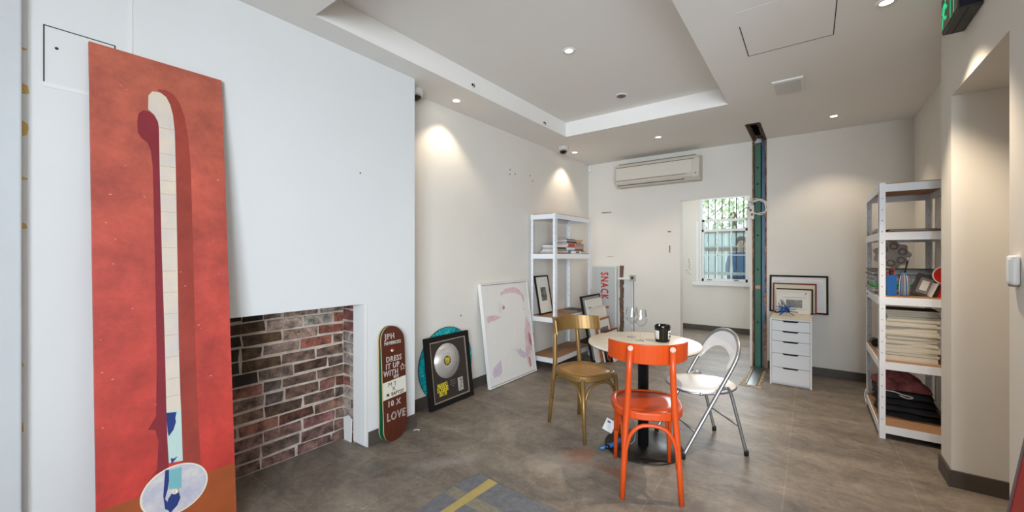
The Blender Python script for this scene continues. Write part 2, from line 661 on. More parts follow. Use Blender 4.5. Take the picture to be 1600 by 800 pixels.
# back wall: doorway, chase of the steel stud
DX0, DX1, DZ = -1.426, -0.605, 2.117
SX0, SX1 = -0.575, -0.432
bw = grid([XL - .2, DX0, DX1, SX0, SX1, 1.0], [0, DZ, CH],
          lambda x, z: not (DX0 < x < DX1 and z < DZ) and not (SX0 < x < SX1), YB, YB + .14, 'xz')
wall_back = bw.build('wall_back', M_wall, kind='structure')
M_fibre = mat('broken_plasterboard', (176, 142, 122), 0.95, rgb2=(96, 70, 56), nscale=22, bump=0.7, bscale=50)
chase = MB()
chase.box(SX0, SX1, YB + .125, YB + .14, 0, CH + .1)
for s, xx in ((0, SX0), (1, SX1)):
    pl = []
    zz = 0.0
    rr = random.Random(30 + s)
    edge, inner = [], []
    while zz < CH:
        wob = rr.uniform(0.003, 0.016) + (0.022 if (s == 1 and (zz < 0.55 or 0.75 < zz < 0.9)) else 0)
        edge.append((xx + (wob if s == 0 else -wob), zz))
        zz += rr.uniform(.03, .08)
    edge.append((xx + (.008 if s == 0 else -.008), CH))
    outer = [(xx - (.005 if s == 0 else -.005), z) for _, z in edge]
    for i in range(len(edge) - 1):
        chase.prism([outer[i], edge[i], edge[i + 1], outer[i + 1]], YB - .004, YB + .05, 'xz')
chase.build('plaster_edge', M_fibre, wall_back)

# dark broken rim round the hole in the ceiling
rim = MB()
rr = random.Random(11)
yy = hy0
while yy < YB:
    st = rr.uniform(.03, .07)
    for sx, xx in ((1, hx0), (-1, hx1)):
        w1, w2 = rr.uniform(.004, .03), rr.uniform(.004, .03)
        rim.prism([(xx - sx * .012, yy), (xx + sx * w1, yy), (xx + sx * w2, min(yy + st, YB)), (xx - sx * .012, min(yy + st, YB))], CH - .003, CH + .03)
    yy += st
for k in range(6):
    xa = hx0 + k * (hx1 - hx0) / 6
    rim.prism([(xa, hy0 - .012), (xa + .02, hy0 - .012), (xa + .016, hy0 + rr.uniform(.02, .08)), (xa + .006, hy0 + rr.uniform(.02, .1))], CH - .003, CH + .03)
rim.build('broken_rim', mat('dark_broken_edge', (104, 84, 70), .95, rgb2=(52, 42, 38), nscale=30), ceiling)
MB().box(hx0 - .05, hx1 + .05, hy0 - .05, YB + .16, CH + .16, CH + .18).box(hx0 - .05, hx0 - .03, hy0 - .05, YB + .16, CH + .03, CH + .16).box(hx1 + .03, hx1 + .05, hy0 - .05, YB + .16, CH + .03, CH + .16).box(hx0 - .05, hx1 + .05, hy0 - .05, hy0 - .03, CH + .03, CH + .16).box(hx0 - .05, hx1 + .05, YB + .141, YB + .16, CH + .03, CH + .16).build('cavity', mat('dark_cavity', (24, 22, 21), 0.9), ceiling)

# green steel stud standing in the chase
st = thing('steel_stud', 'green and blue-grey steel stud exposed in the broken wall chase beside the doorway', 'stud', (-0.505, YB + .06, 0))
M_green = mat('green_primer', (60, 112, 92), 0.5, noise=0.25, nscale=7, stretch=(1, 1, .3))
M_bluegrey = mat('blue_grey_steel', (92, 112, 132), 0.4, metal=0.3, noise=0.4, nscale=7, stretch=(1, 1, .4))
MB().box(-.05, .014, -.045, .05, 0.001, CH - .05).build('flange', M_green, st, bevel=.003)
MB().box(.022, .058, -.022, .05, 0.001, CH + .14).build('web', M_bluegrey, st, bevel=.003)
for z in (2.45, 2.25, 1.62, 1.2, .55):
    bl = MB().lathe([(.011, 0), (.011, .006), (0.006, .009), (0, .009)], 10, mtx=Matrix.Translation((-.018, -.045, z)) @ Matrix.Rotation(R(90), 4, 'X'))
    bl.build('bolt_head', mat('dark_bolt', (44, 52, 48), 0.5, metal=.4), st)
MB().box(-.046, .010, -.048, -.044, .96, 1.0).build('paint_patch', mat('salmon_primer', (196, 150, 120), .7), st)

# right side of the back part, stepped pillar, side passage with its head, near wall
XR, XP = 0.85, 0.67
PY0, PY1, PZ = 2.60, 3.47, 2.318
MB().box(XR, XR + .15, 3.66, YB + .14, 0, CH).build('wall_right', M_wall, kind='structure')
wrn = grid([1.2, PY0, PY1, 3.70], [0, PZ, CH], lambda y, z: not (PY0 < y < PY1 and z < PZ), XP, XP + .18, 'yz')
wrn.build('wall_pillar', M_wall, kind='structure')
MB().box(XP + .18, 2.4, PY1, PY1 + .15, 0, CH).build('wall_passage', M_wall, kind='structure')
MB().box(XP + .18, 2.4, PY0 - .15, PY0, 0, CH).build('wall_passage_near', M_wall, kind='structure')
MB().box(2.25, 2.4, PY0, PY1, 0, CH).build('wall_passage_end', M_wall, kind='structure')
MB().box(XP + .18, 2.25, PY0, PY1, PZ, PZ + .05).build('trim_2', M_wall, kind='structure')

MB().box(XP + .18, 3.05, 1.2, 1.35, 0, CH).build('wall_unseen_side', M_wall, kind='structure')  # unseen front room, widened so daylight crosses to the left wall
MB().box(3.05, 3.2, YF, 1.35, 0, CH).build('wall_unseen_right', M_wall, kind='structure')
# front wall; unseen shop window behind the camera, placed to aim the daylight
fw = grid([-3.2, -.3, 2.9, 3.2], [0, .35, 2.55, CH], lambda x, z: not (-.3 < x < 2.9 and .35 < z < 2.55), YF - .12, YF, 'xz')
fw.build('wall_front', M_wall, kind='structure')
wfr = MB()
for x in (-.3, .75, 1.8, 2.85):
    wfr.box(x, x + .05, YF - .1, YF - .03, .35, 2.55)
wfr.box(-.3, 2.9, YF - .1, YF - .03, .35, .40).box(-.3, 2.9, YF - .1, YF - .03, 2.5, 2.55)
wfr.build('window_1', M_black, kind='structure')

# far room behind the doorway
WX0, WX1, WZ0, WZ1 = -1.654, -0.83, 0.90, 2.55
fr = grid([-3.2, WX0, WX1, 2.4], [0, WZ0, WZ1, CH], lambda x, z: not (WX0 < x < WX1 and WZ0 < z < WZ1), 8.0, 8.2, 'xz')
far_wall = fr.build('wall_far', M_wall, kind='structure')
MB().box(-2.45, -2.35, YB + .14, 8.0, 0, CH).build('wall_far_left', M_wall, kind='structure')
MB().box(.85, .95, YB + .14, 8.0, 0, CH).build('wall_far_right', M_wall, kind='structure')
MB().box(-2.35, .85, 7.985, 8.0, 0, .095).build('baseboard_far', M_base, kind='structure')

# baseboards
bb = lambda n, *a: MB().box(*a).build(n, M_base, kind='structure', bevel=.002)
bb('baseboard_left', XL, XL + .012, 2.103, YB, 0, .1)
bb('baseboard_breast', XB, XB + .012, FY1 + .01, 2.115, 0, .105)
bb('baseboard_breast_return', XL + .012, XB, 2.103, 2.115, 0, .105)
bb('baseboard_back', XL + .012, DX0, YB - .012, YB, 0, .095)
bb('baseboard_back_right', SX1 + .012, XR, YB - .012, YB, 0, .095)
bb('baseboard_right', XR - .012, XR, 3.70, YB - .012, 0, .095)
bb('baseboard_pillar', XP - .014, XP, PY1 - .014, 3.70, 0, .098)
bb('baseboard_passage', XP, 2.25, PY1 - .014, PY1, 0, .098)

# scuffs, screw holes and flaked paint that belong to the walls
M_scuff = mat('exposed_filler', (168, 142, 104), 0.9, rgb2=(120, 96, 74), nscale=40)
M_hole = mat('screw_hole', (70, 52, 44), 0.9)
M_flake = mat('yellowed_glue', (218, 188, 122), 0.8, rgb2=(196, 160, 90), nscale=30)
sc = MB()
for (x, z, w, h, sd) in ((-2.49, 2.022, .155, .014, 1), (-1.57, 1.70, .045, .018, 2), (-1.565, 1.46, .016, .10, 3), (-2.43, 1.355, .10, .006, 5)):
    sc.prism(ragged([(x - w / 2, z - h / 2), (x + w / 2, z - h / 2), (x + w / 2, z + h / 2), (x - w / 2, z + h / 2)], .002, .012, sd), YB - .0015, YB + .001, 'xz')
sc.build('wall_scuff', M_scuff, wall_back)
ho = MB()
for (y, z) in ((3.704, 2.364), (3.804, 2.329), (4.169, 2.30), (3.70, 2.31), (4.11, 2.36), (2.889, .773)):
    ho.lathe([(.009, 0), (.007, .002), (0, .002)], 8, mtx=Matrix.Translation((XL, y, z)) @ Matrix.Rotation(R(90), 4, 'Y'))
ho.build('screw_hole', M_hole, wl)
ho = MB()
for (y, z) in ((.205, 2.24), (1.62, 1.95), (1.2, .9)):
    ho.lathe([(.006, 0), (.005, .002), (0, .002)], 8, mtx=Matrix.Translation((XB, y, z)) @ Matrix.Rotation(R(90), 4, 'Y'))
ho.build('screw_hole', M_hole, wall_breast)
fl = MB()
for (z, h, w, sd) in ((2.04, .03, .03, 1), (1.88, .045, .028, 2), (1.68, .01, .026, 3), (1.49, .016, .026, 4), (2.2, .008, .02, 5), (.93, .012, .012, 6), (.68, .03, .008, 7)):
    w, h = w * .62, h * .75
    fl.prism(ragged([(.1115, z - h), (.1115 + w, z - h * .6), (.1115 + w * .9, z + h * .7), (.1115, z + h)], .003, .015, sd), XB - .001, XB + .0012, 'yz')
fl.build('glue_flake', M_flake, wall_breast)
# access panel let into the breast above the painting
ap = MB()
for (y0, y1, z0, z1) in ((.168, .172, 2.09, 2.325), (.168, .382, 2.322, 2.326), (.379, .383, 2.07, 2.326)):
    ap.box(XB - .001, XB + .001, y0, y1, z0, z1)
ap.build('panel_gap', M_seam, wall_breast)
MB().box(XB, XB + .003, .165, .385, 2.07, 2.088).box(XB, XB + .002, .425, .440, 1.9, CH).build('panel_trim', M_trimw, wall_breast)
# spots of colour on the far wall
dots = MB()
rr = random.Random(5)
for k in range(9):
    x, z = -1.84 + rr.uniform(-.03, .03), 1.30 - k * .035
    dots.lathe([(.009, 0), (.007, .002), (0, .002)], 7, mtx=Matrix.Translation((x, 8.0, z)) @ Matrix.Rotation(R(90), 4, 'X'))
dots.build('paint_dot', mat('dark_green_dot', (52, 78, 58), .8), far_wall)

# ------------------------------------------------------------------ far window and outside
win = MB()
win.box(WX0, WX0 + .045, 8.0, 8.14, WZ0, WZ1).box(WX1 - .045, WX1, 8.0, 8.14, WZ0, WZ1).box(WX0, WX1, 8.0, 8.14, WZ1 - .05, WZ1)
win.box(WX0 - .05, WX0, 7.985, 8.0, WZ0, 2.0).box(WX1, WX1 + .06, 7.985, 8.0, WZ0, 2.0)
window = win.build('window_2', M_trimw, kind='structure', bevel=.003)
MB().box(WX0 - .11, WX1 + .12, 7.94, 8.0, WZ0 - .075, WZ0).build('window_sill', M_trimw, window, bevel=.006)
M_pane = M_window


def sash(name, z0, z1, y, rows, cols, rail):
    s = MB()
    x0, x1 = WX0 + .045, WX1 - .045
    s.box(x0, x0 + .035, y, y + .035, z0, z1).box(x1 - .035, x1, y, y + .035, z0, z1)
    s.box(x0, x1, y, y + .035, z0, z0 + rail).box(x0, x1, y, y + .035, z1 - .042, z1)
    for k in range(1, cols):
        xx = x0 + .035 + (x1 - x0 - .07) * k / cols
        s.box(xx - .009, xx + .009, y + .004, y + .031, z0 + rail, z1 - .042)
    for k in range(1, rows):
        zz = z0 + rail + (z1 - .042 - z0 - rail) * k / rows
        s.box(x0, x1, y + .004, y + .031, zz - .009, zz + .009)
    o = s.build(name, M_trimw, window, bevel=.002)
    MB().box(x0 + .02, x1 - .02, y + .015, y + .019, z0 + .03, z1 - .03).build('pane', M_pane, o)
    return o


so = sash('lower_sash', WZ0 + .002, 1.845, 8.01, 2, 3, .05)
sash('upper_sash', 1.02, 2.03, 8.055, 2, 3, .05)
lat = MB().box(-1.27, -1.21, 7.995, 8.01, 1.85, 1.866)
for x in (-1.48, -1.05):
    lat.box(x - .035, x + .035, 7.992, 8.012, .925, .94)
lat.build('sash_catch', mat('dull_nickel', (130, 126, 120), .4, metal=.8), so)

gr = thing('window_grille', 'black iron bars outside the sash window seen through the doorway', 'grille', (-1.24, 8.17, WZ0))
for k in range(8):
    x = -.405 + k * .115
    MB().tube([(x, 0, 0), (x, 0, 1.64)], .0075, 6).build('bar', M_black, gr)
for (xa, za, xb, zb) in ((-.36, 1.1, .03, 1.42), (.06, 1.1, .42, 1.40)):
    MB().tube([(xa, .012, za), (xb, .012, zb)], .006, 6).build('brace', M_black, gr)

MB().box(-6, 4, 8.2, 16, -.14, -.02).build('ground', mat('paving_outside', (150, 150, 146), .9, noise=.2), kind='structure')
fence = thing('timber_fence', 'pale grey-green boarded fence outside the far window', 'fence', (-1.6, 10.6, -.02))
fb = MB()
for k in range(26):
    fb.box(-2.6 + k * .2, -2.6 + k * .2 + .19, 0, .025, .02, 1.92)
fb.build('boards', mat('weathered_boards', (214, 216, 210), .8, noise=.15, nscale=5), fence)
MB().box(-2.6, 2.6, -.03, 0, .3, .38).box(-2.6, 2.6, -.03, 0, 1.5, 1.58).box(-2.6, 2.6, -.02, .05, 1.92, 1.96).build('rail', mat('fence_rail', (120, 96, 78), .8), fence)
for x in (-2.5, -.6, 1.2, 2.5):
    MB().box(x - .05, x + .05, .025, .12, 0, 1.95).build('post', mat('fence_rail', (120, 96, 78), .8), fence)

tree = thing('leafy_tree', 'bright green leafy tree beyond the barred window', 'tree', (-1.7, 12.6, -.02))
MB().tube([(0, 0, 0), (.05, 0, 1.2), (-.05, .1, 2.6)], [.14, .11, .07], 8).build('trunk', mat('bark', (110, 92, 74), .9, noise=.3), tree)
lf = MB()
rr = random.Random(21)
for k in range(2600):
    a, b = rr.uniform(0, 2 * math.pi), rr.uniform(-1, 1)
    rad = (rr.random() ** .4) * 1.7
    c = math.sqrt(1 - b * b)
    p = Vector((rad * c * math.cos(a) * 1.4, rad * c * math.sin(a) * .8, 3.3 + rad * b))
    mt = Matrix.Translation(p) @ Euler((rr.uniform(0, 3), rr.uniform(0, 3), rr.uniform(0, 6))).to_matrix().to_4x4()
    s = rr.uniform(.05, .1)
    lf.add([(-s, 0, 0), (0, s * .5, .01), (s, 0, 0), (0, -s * .5, .01)], [(0, 1, 2, 3)], mtx=mt)
lf.build('foliage', mat('leaf_green', (196, 210, 168), .7, rgb2=(160, 182, 132), nscale=3), tree)


def person(loc, rz):
    p = thing('person', 'person in a blue shirt and jeans standing outside the far window', 'person', loc, rz)
    J = {'pel': (0, 0, .93), 'wai': (0, .01, 1.08), 'che': (0, 0, 1.30), 'nek': (0, .0, 1.46), 'hd1': (0, -.015, 1.54), 'hd2': (0, -.02, 1.63), 'hd3': (0, -.01, 1.70)}
    E, RAD = [('pel', 'wai'), ('wai', 'che'), ('che', 'nek'), ('nek', 'hd1'), ('hd1', 'hd2'), ('hd2', 'hd3')], {
        'pel': (.165, .12), 'wai': (.15, .11), 'che': (.175, .115), 'nek': (.06, .06), 'hd1': (.07, .085), 'hd2': (.075, .095), 'hd3': (.06, .075)}
    for s, n in ((1, 'l'), (-1, 'r')):
        J.update({n + 'sh': (s * .19, 0, 1.40), n + 'el': (s * .25, .03, 1.13), n + 'wr': (s * .23, -.09, .91), n + 'pa': (s * .225, -.12, .83),
                  n + 'hi': (s * .09, 0, .88), n + 'kn': (s * .10, -.02, .48), n + 'an': (s * .11, .02, .09), n + 'to': (s * .12, -.14, .045)})
        RAD.update({n + 'sh': (.07, .07), n + 'el': (.045, .045), n + 'wr': (.03, .03), n + 'pa': (.038, .02), n + 'hi': (.095, .1), n + 'kn': (.06, .065), n + 'an': (.045, .05), n + 'to': (.045, .035)})
        E += [('che', n + 'sh'), (n + 'sh', n + 'el'), (n + 'el', n + 'wr'), (n + 'wr', n + 'pa'), ('pel', n + 'hi'), (n + 'hi', n + 'kn'), (n + 'kn', n + 'an'), (n + 'an', n + 'to')]
        for k in range(4):
            nm = n + 'f%d' % k
            dx = (k - 1.5) * .016
            J[nm + 'a'] = (s * .225 + dx * .3, -.135 + dx, .795)
            J[nm + 'b'] = (s * .215 + dx * .3, -.130 + dx, .745 - (0.01 if k in (1, 2) else 0))
            RAD[nm + 'a'] = (.009, .009)
            RAD[nm + 'b'] = (.007, .007)
            E += [(n + 'pa', nm + 'a'), (nm + 'a', nm + 'b')]
        J[n + 'th'] = (s * .19, -.13, .80)
        RAD[n + 'th'] = (.009, .009)
        E += [(n + 'wr', n + 'th')]
    keys = list(J)
    me = bpy.data.meshes.new('body')
    me.from_pydata([J[k] for k in keys], [(keys.index(a), keys.index(b)) for a, b in E], [])
    o = bpy.data.objects.new('body', me)
    col.objects.link(o)
    o.parent = p
    sk = o.modifiers.new('skin', 'SKIN')
    sk.use_smooth_shade = True
    for i, k in enumerate(keys):
        me.skin_vertices[0].data[i].radius = RAD[k]
        me.skin_vertices[0].data[i].use_root = (k == 'pel')
    ss = o.modifiers.new('subdivision', 'SUBSURF')
    ss.levels = ss.render_levels = 2
    m = bpy.data.materials.new('clothed_body')
    m.use_nodes = True
    nt = m.node_tree
    b = nt.nodes['Principled BSDF']
    tc = nt.nodes.new('ShaderNodeTexCoord')
    sx = nt.nodes.new('ShaderNodeSeparateXYZ')
    nt.links.new(tc.outputs['Object'], sx.inputs[0])
    rp = nt.nodes.new('ShaderNodeValToRGB')
    rp.color_ramp.interpolation = 'CONSTANT'
    e = rp.color_ramp.elements
    e[0].position, e[0].color = 0, lin((60, 50, 44))
    e[1].position, e[1].color = .04, lin((44, 66, 104))
    for pz, c in ((.53, (58, 104, 150)), (.80, (214, 164, 138))):
        x = e.new(pz)
        x.color = lin(c)
    dv = nt.nodes.new('ShaderNodeMath')
    dv.operation = 'DIVIDE'
    dv.inputs[1].default_value = 1.82
    nt.links.new(sx.outputs['Z'], dv.inputs[0])
    nt.links.new(dv.outputs[0], rp.inputs[0])
    nt.links.new(rp.outputs[0], b.inputs['Base Color'])
    b.inputs['Roughness'].default_value = .8
    me.materials.append(m)
    hr = MB()
    hr.lathe([(.0, .125), (.05, .115), (.082, .08), (.09, .04), (.088, .0), (.075, -.04), (.0, -.04)], 16, loc=(0, .022, 1.66))
    hr.build('hair', mat('grey_brown_hair', (96, 84, 74), .8), p)
    fc = MB()
    fc.prism([(-.012, 1.60), (.012, 1.60), (.007, 1.645), (-.007, 1.645)], -.125, -.10, 'xz')
    fc.build('nose', mat('skin', (214, 164, 138), .6), p, bevel=.004)
    MB().box(-.025, .025, -.107, -.10, 1.572, 1.58).build('mouth', mat('lips', (168, 96, 88), .6), p, bevel=.002)
    for s in (1, -1):
        MB().lathe([(0, -.01), (.009, -.006), (.011, 0), (.009, .006), (0, .01)], 8, loc=(s * .032, -.104, 1.655)).build('eye', mat('eye_dark', (40, 34, 32), .3), p)
        MB().lathe([(0, -.03), (.012, -.02), (.014, 0), (.012, .02), (0, .03)], 8, loc=(s * .083, .0, 1.64)).build('ear', mat('skin', (214, 164, 138), .6), p)


person((-1.12, 9.25, -.02), 12)

# ------------------------------------------------------------------ ceiling fittings


def downlight(x, y, z, label, power=SPOT_W, cone=104):
    t = thing('downlight', label, 'ceiling light', (x, y, z), group='recessed ceiling downlights')
    MB().lathe([(.030, -.004), (.047, -.0045), (.050, -.001), (.050, .0)], 28, caps=False).build('trim_ring', mat('downlight_ring', (232, 230, 226), .4), t)
    MB().lathe([(0.0, -.002), (.030, -.002), (.030, 0)], 24).build('lens', mat('lit_lens', (255, 236, 206), .4, emit=9), t)
    d = bpy.data.lights.new('lamp', 'SPOT')
    d.energy = power
    d.color = SPOT_C
    d.spot_size = R(cone)
    d.spot_blend = .55
    d.shadow_soft_size = .022
    o = bpy.data.objects.new('lamp', d)
    col.objects.link(o)
    o.parent = t
    o.location = (0, 0, -.03)
    return t


downlight(-1.495, 2.74, TRAY, 'lit recessed downlight in the raised tray part of the ceiling', SPOT_W * .5)
downlight(-2.592, 2.626, CH, 'lit recessed downlight near the left wall beside the chimney breast', SPOT_W * .72)
downlight(-2.59, 4.911, CH, 'lit recessed downlight in the far left ceiling corner beside the dome camera', SPOT_W * .75)
downlight(-1.455, 4.873, CH, 'lit recessed downlight in front of the wall air conditioner')
downlight(.188, 5.20, CH, 'lit recessed downlight above the chest of drawers and right back wall')
downlight(.338, 3.037, CH, 'lit recessed downlight at the top right near the exit sign', SPOT_W * 5.2, 88)

v = thing('ceiling_speaker', 'small round white grille in the raised tray of the ceiling', 'ceiling vent', (-1.497, 3.81, TRAY))
MB().lathe([(.020, -.006), (.052, -.008), (.058, -.002), (.058, 0)], 28, caps=False).build('rim', M_trimw, v)
gz = MB()
for r0 in (.018, .030, .042):
    gz.tube([(r0 * math.cos(a * math.pi / 10), r0 * math.sin(a * math.pi / 10), -.010) for a in range(20)], .0026, 6, closed=True)
gz.build('louvre', mat('grey_louvre', (120, 118, 114), .5), v)

hp = thing('access_hatch', 'large square flush access hatch outlined by dark gaps in the ceiling', 'hatch', (-.118, 2.965, CH))
MB().box(-.232, .232, -.312, .312, -.0010, -.0004).build('panel', M_ceil, hp)
gp = MB().box(-.237, -.232, -.14, .316, -.002, -.0002).box(.232, .237, -.14, .316, -.002, -.0002).box(-.237, .237, .312, .316, -.002, -.0002)
gp.build('gap', M_seam, hp)
vp = thing('vent_panel', 'small square raised white panel on the ceiling beyond the access hatch', 'ceiling panel', (-.151, 4.043, CH))
MB().box(-.105, .105, -.158, .158, -.012, -.0005).build('frame', M_ceil, vp, bevel=.002)
MB().box(-.088, .088, -.14, .14, -.016, -.012).build('plate', mat('pale_panel', (206, 204, 200), .6), vp, bevel=.002)

for (y, z, lb) in ((2.563, 2.83, 'small dark hook on the tray fascia nearest the chimney breast'), (3.72, 2.81, 'small dark hook on the tray fascia nearest the far dome camera')):
    h = thing('ceiling_hook', lb, 'hook', (tx0 + .0005, y, z), group='hooks on the ceiling tray edge')
    MB().tube([(0, 0, .012), (.018, 0, .012), (.026, 0, 0), (.02, 0, -.012), (.012, 0, -.01)], .0035, 6).build('hook_wire', M_black, h)
    MB().box(0, .003, -.008, .008, .002, .022).build('hook_plate', M_black, h)


def dome(loc, label, aim):
    t = thing('dome_camera', label, 'security camera', loc, aim)
    MB().lathe([(.068, 0), (.070, -.008), (.070, -.040), (.064, -.050), (.05, -.054)], 28).build('housing', mat('camera_housing', (206, 200, 194), .45), t)
    prof = [(.050 * math.cos(a), -.052 - .046 * math.sin(a)) for a in [i * math.pi / 16 for i in range(9)]]
    MB().lathe(prof, 24).build('dome', mat('smoked_dome', (46, 40, 38), .12), t)
    MB().lathe([(.022, 0), (.022, .02), (.012, .024), (0, .024)], 16, mtx=Matrix.Translation((0, -.030, -.066)) @ Matrix.Rotation(R(118), 4, 'X')).build('lens', mat('lens_black', (8, 8, 10), .1), t)
    sk = MB()
    for k in range(-4, 5):
        a = R(-90 + k * 22)
        sk.box(-.004, .004, -.002, .002, -.062, -.054, mtx=Matrix.Translation((.052 * math.cos(a), .052 * math.sin(a), 0)))
    sk.build('skirt', mat('camera_housing', (206, 200, 194), .45), t)


dome((-2.576, 4.567, CH), 'white dome security camera on the ceiling near the far left corner', 30)
dome((-2.70, 2.245, CH), 'dome security camera half hidden behind the chimney breast corner', 30)

ms = thing('motion_sensor', 'small white motion sensor high in the back left corner', 'sensor', (XL + .03, YB - .03, 2.66), -45)
MB().box(-.03, .03, -.028, .02, 0, .105).build('case', M_trimw, ms, bevel=.008)
MB().box(-.02, .02, -.033, -.027, .015, .055).build('sensor_window', mat('sensor_white', (210, 206, 198), .3), ms, bevel=.003)

# exit sign on the right wall
ex = thing('exit_sign', 'black exit light box with green running man high on the right wall', 'exit sign', (XP - .0005, 3.06, 2.588))
MB().box(-.084, 0, -.155, .155, 0, .195).build('housing', mat('sign_housing', (34, 30, 28), .35), ex, bevel=.006)
MB().box(-.087, -.083, -.145, .145, .012, .19).build('sign_face', mat('sign_face_dark', (86, 80, 74), .35), ex)
MB().box(-.08, -.004, -.158, -.154, .012, .185).build('end_lens', mat('dark_blue_lens', (22, 28, 44), .15), ex)
M_exit = mat('lit_green', (24, 176, 110), .4, emit=.9)
FX = -.0885
man = MB()
man.lathe([(.012, 0), (.012, .001), (0, .001)], 14, mtx=Matrix.Translation((FX + .0015, .068, .163)) @ Matrix.Rotation(R(-90), 4, 'Y'))
for q in ([(.06, .148), (.085, .142), (.105, .10), (.088, .092), (.07, .112)], [(.10, .105), (.122, .078), (.128, .028), (.116, .026), (.108, .07), (.088, .096)],
          [(.088, .094), (.068, .07), (.044, .068), (.044, .056), (.075, .056), (.104, .095)], [(.062, .146), (.044, .118), (.032, .122), (.028, .112), (.05, .104), (.072, .134)],
          [(.085, .142), (.11, .125), (.118, .10), (.128, .104), (.12, .135), (.09, .152)]):
    man.prism([(p[0] + .005, p[1]) for p in q], FX, FX + .002, 'yz')
man.build('running_man', M_exit, ex)
MB().prism([(-.03, .02), (-.025, .02), (-.025, .18), (-.09, .18), (-.09, .02), (-.085, .02), (-.085, .174), (-.03, .174)], FX, FX + .002, 'yz').build('door_symbol', M_exit, ex)
MB().box(-.05, -.045, -.15, .15, -.0015, .001).build('seam', M_seam, ex)

sw = thing('wall_switch', 'white rounded control box on the right wall near the frame edge', 'switch', (XP - .0005, 2.515, 1.25))
MB().box(-.024, 0, -.034, .034, 0, .12).build('case', M_trimw, sw, bevel=.010, seg=3)
MB().box(-.028, -.02, -.018, .006, .014, .106).build('cover', mat('pale_blue_cover', (216, 224, 228), .3), sw, bevel=.003)
MB().box(-.02, -.006, -.02, .022, -.006, .002).build('sensor_slot', mat('grey_brown_slot', (128, 116, 104), .6), sw)

# air conditioner
ac = thing('air_conditioner', 'off-white split air conditioner mounted high on the back wall', 'air conditioner', (-1.705, YB - .0005, 2.355))
M_ac = mat('aged_white_plastic', (206, 198, 184), .45)
M_ac2 = mat('aged_white_panel', (212, 206, 194), .45)
MB().prism([(0, 0), (-.14, 0), (-.195, .05), (-.205, .10), (-.205, .27), (-.185, .315), (0, .335)], -.56, .56, 'yz').build('body', M_ac, ac, bevel=.008)
MB().box(-.545, .47, -.211, -.203, .092, .262).build('front_panel', M_ac2, ac, bevel=.004)
MB().box(-.55, .50, -.206, -.198, .268, .276).build('upper_seam', mat('brown_seam', (104, 90, 74), .7), ac)
MB().box(-.545, .40, -.204, -.17, .080, .086).build('lower_seam', mat('brown_seam', (104, 90, 74), .7), ac)
MB().box(-.53, .36, -.006, .006, 0, .052, mtx=Matrix.Translation((0, -.178, .028)) @ Matrix.Rotation(R(48), 4, 'X')).build('louvre', M_ac2, ac, bevel=.003)
MB().box(-.54, .37, -.190, -.16, .018, .024).build('lower_seam', mat('brown_seam', (104, 90, 74), .7), ac)
gl = MB()
for k in range(7):
    gl.box(-.52, .50, -.17 + k * .02, -.163 + k * .02, .318 + k * .0022, .330 + k * .0022)
gl.build('intake_grille', mat('grille_grey', (128, 120, 110), .6), ac)
MB().box(.47, .545, -.208, -.202, .03, .10).build('control_cover', M_ac, ac, bevel=.003)
MB().box(.505, .525, -.2105, -.207, .075, .086).build('indicator', mat('indicator_dark', (70, 60, 54), .4), ac)

# ------------------------------------------------------------------ big red painting leaning on the chimney breast
pt = thing('tall_painting', 'tall red painted board with a long pale pipe and disc leaning on the chimney breast', 'painting', (-2.322, .5405, 0), 90, 5.2)


def paint_board():
    m = bpy.data.materials.new('red_canvas_paint')
    m.use_nodes = True
    nt = m.node_tree
    L = nt.links.new
    b = nt.nodes['Principled BSDF']
    tc = nt.nodes.new('ShaderNodeTexCoord')
    sp = nt.nodes.new('ShaderNodeSeparateXYZ')
    L(tc.outputs['Object'], sp.inputs[0])
    g = nt.nodes.new('ShaderNodeValToRGB')
    e = g.color_ramp.elements
    e[0].position, e[0].color = .12, lin((186, 54, 46))
    e[1].position, e[1].color = .98, lin((176, 92, 70))
    x = e.new(.55)
    x.color = lin((184, 74, 62))
    dv = nt.nodes.new('ShaderNodeMath')
    dv.operation = 'DIVIDE'
    dv.inputs[1].default_value = 2.31
    L(sp.outputs['Z'], dv.inputs[0])
    L(dv.outputs[0], g.inputs[0])
    n = nt.nodes.new('ShaderNodeTexNoise')
    n.inputs['Scale'].default_value = 5
    n.inputs['Detail'].default_value = 9
    n.inputs['Roughness'].default_value = .72
    L(tc.outputs['Object'], n.inputs['Vector'])
    r = nt.nodes.new('ShaderNodeValToRGB')
    r.color_ramp.elements[0].position, r.color_ramp.elements[0].color = .28, (.26, .24, .25, 1)
    r.color_ramp.elements[1].position, r.color_ramp.elements[1].color = .72, (.76, .74, .75, 1)
    L(n.outputs[0], r.inputs[0])
    mx = nt.nodes.new('ShaderNodeMix')
    mx.data_type = 'RGBA'
    mx.blend_type = 'OVERLAY'
    mx.inputs[0].default_value = .85
    L(g.outputs[0], mx.inputs[6])
    L(r.outputs[0], mx.inputs[7])
    L(mx.outputs[2], b.inputs['Base Color'])
    b.inputs['Roughness'].default_value = .55
    return m


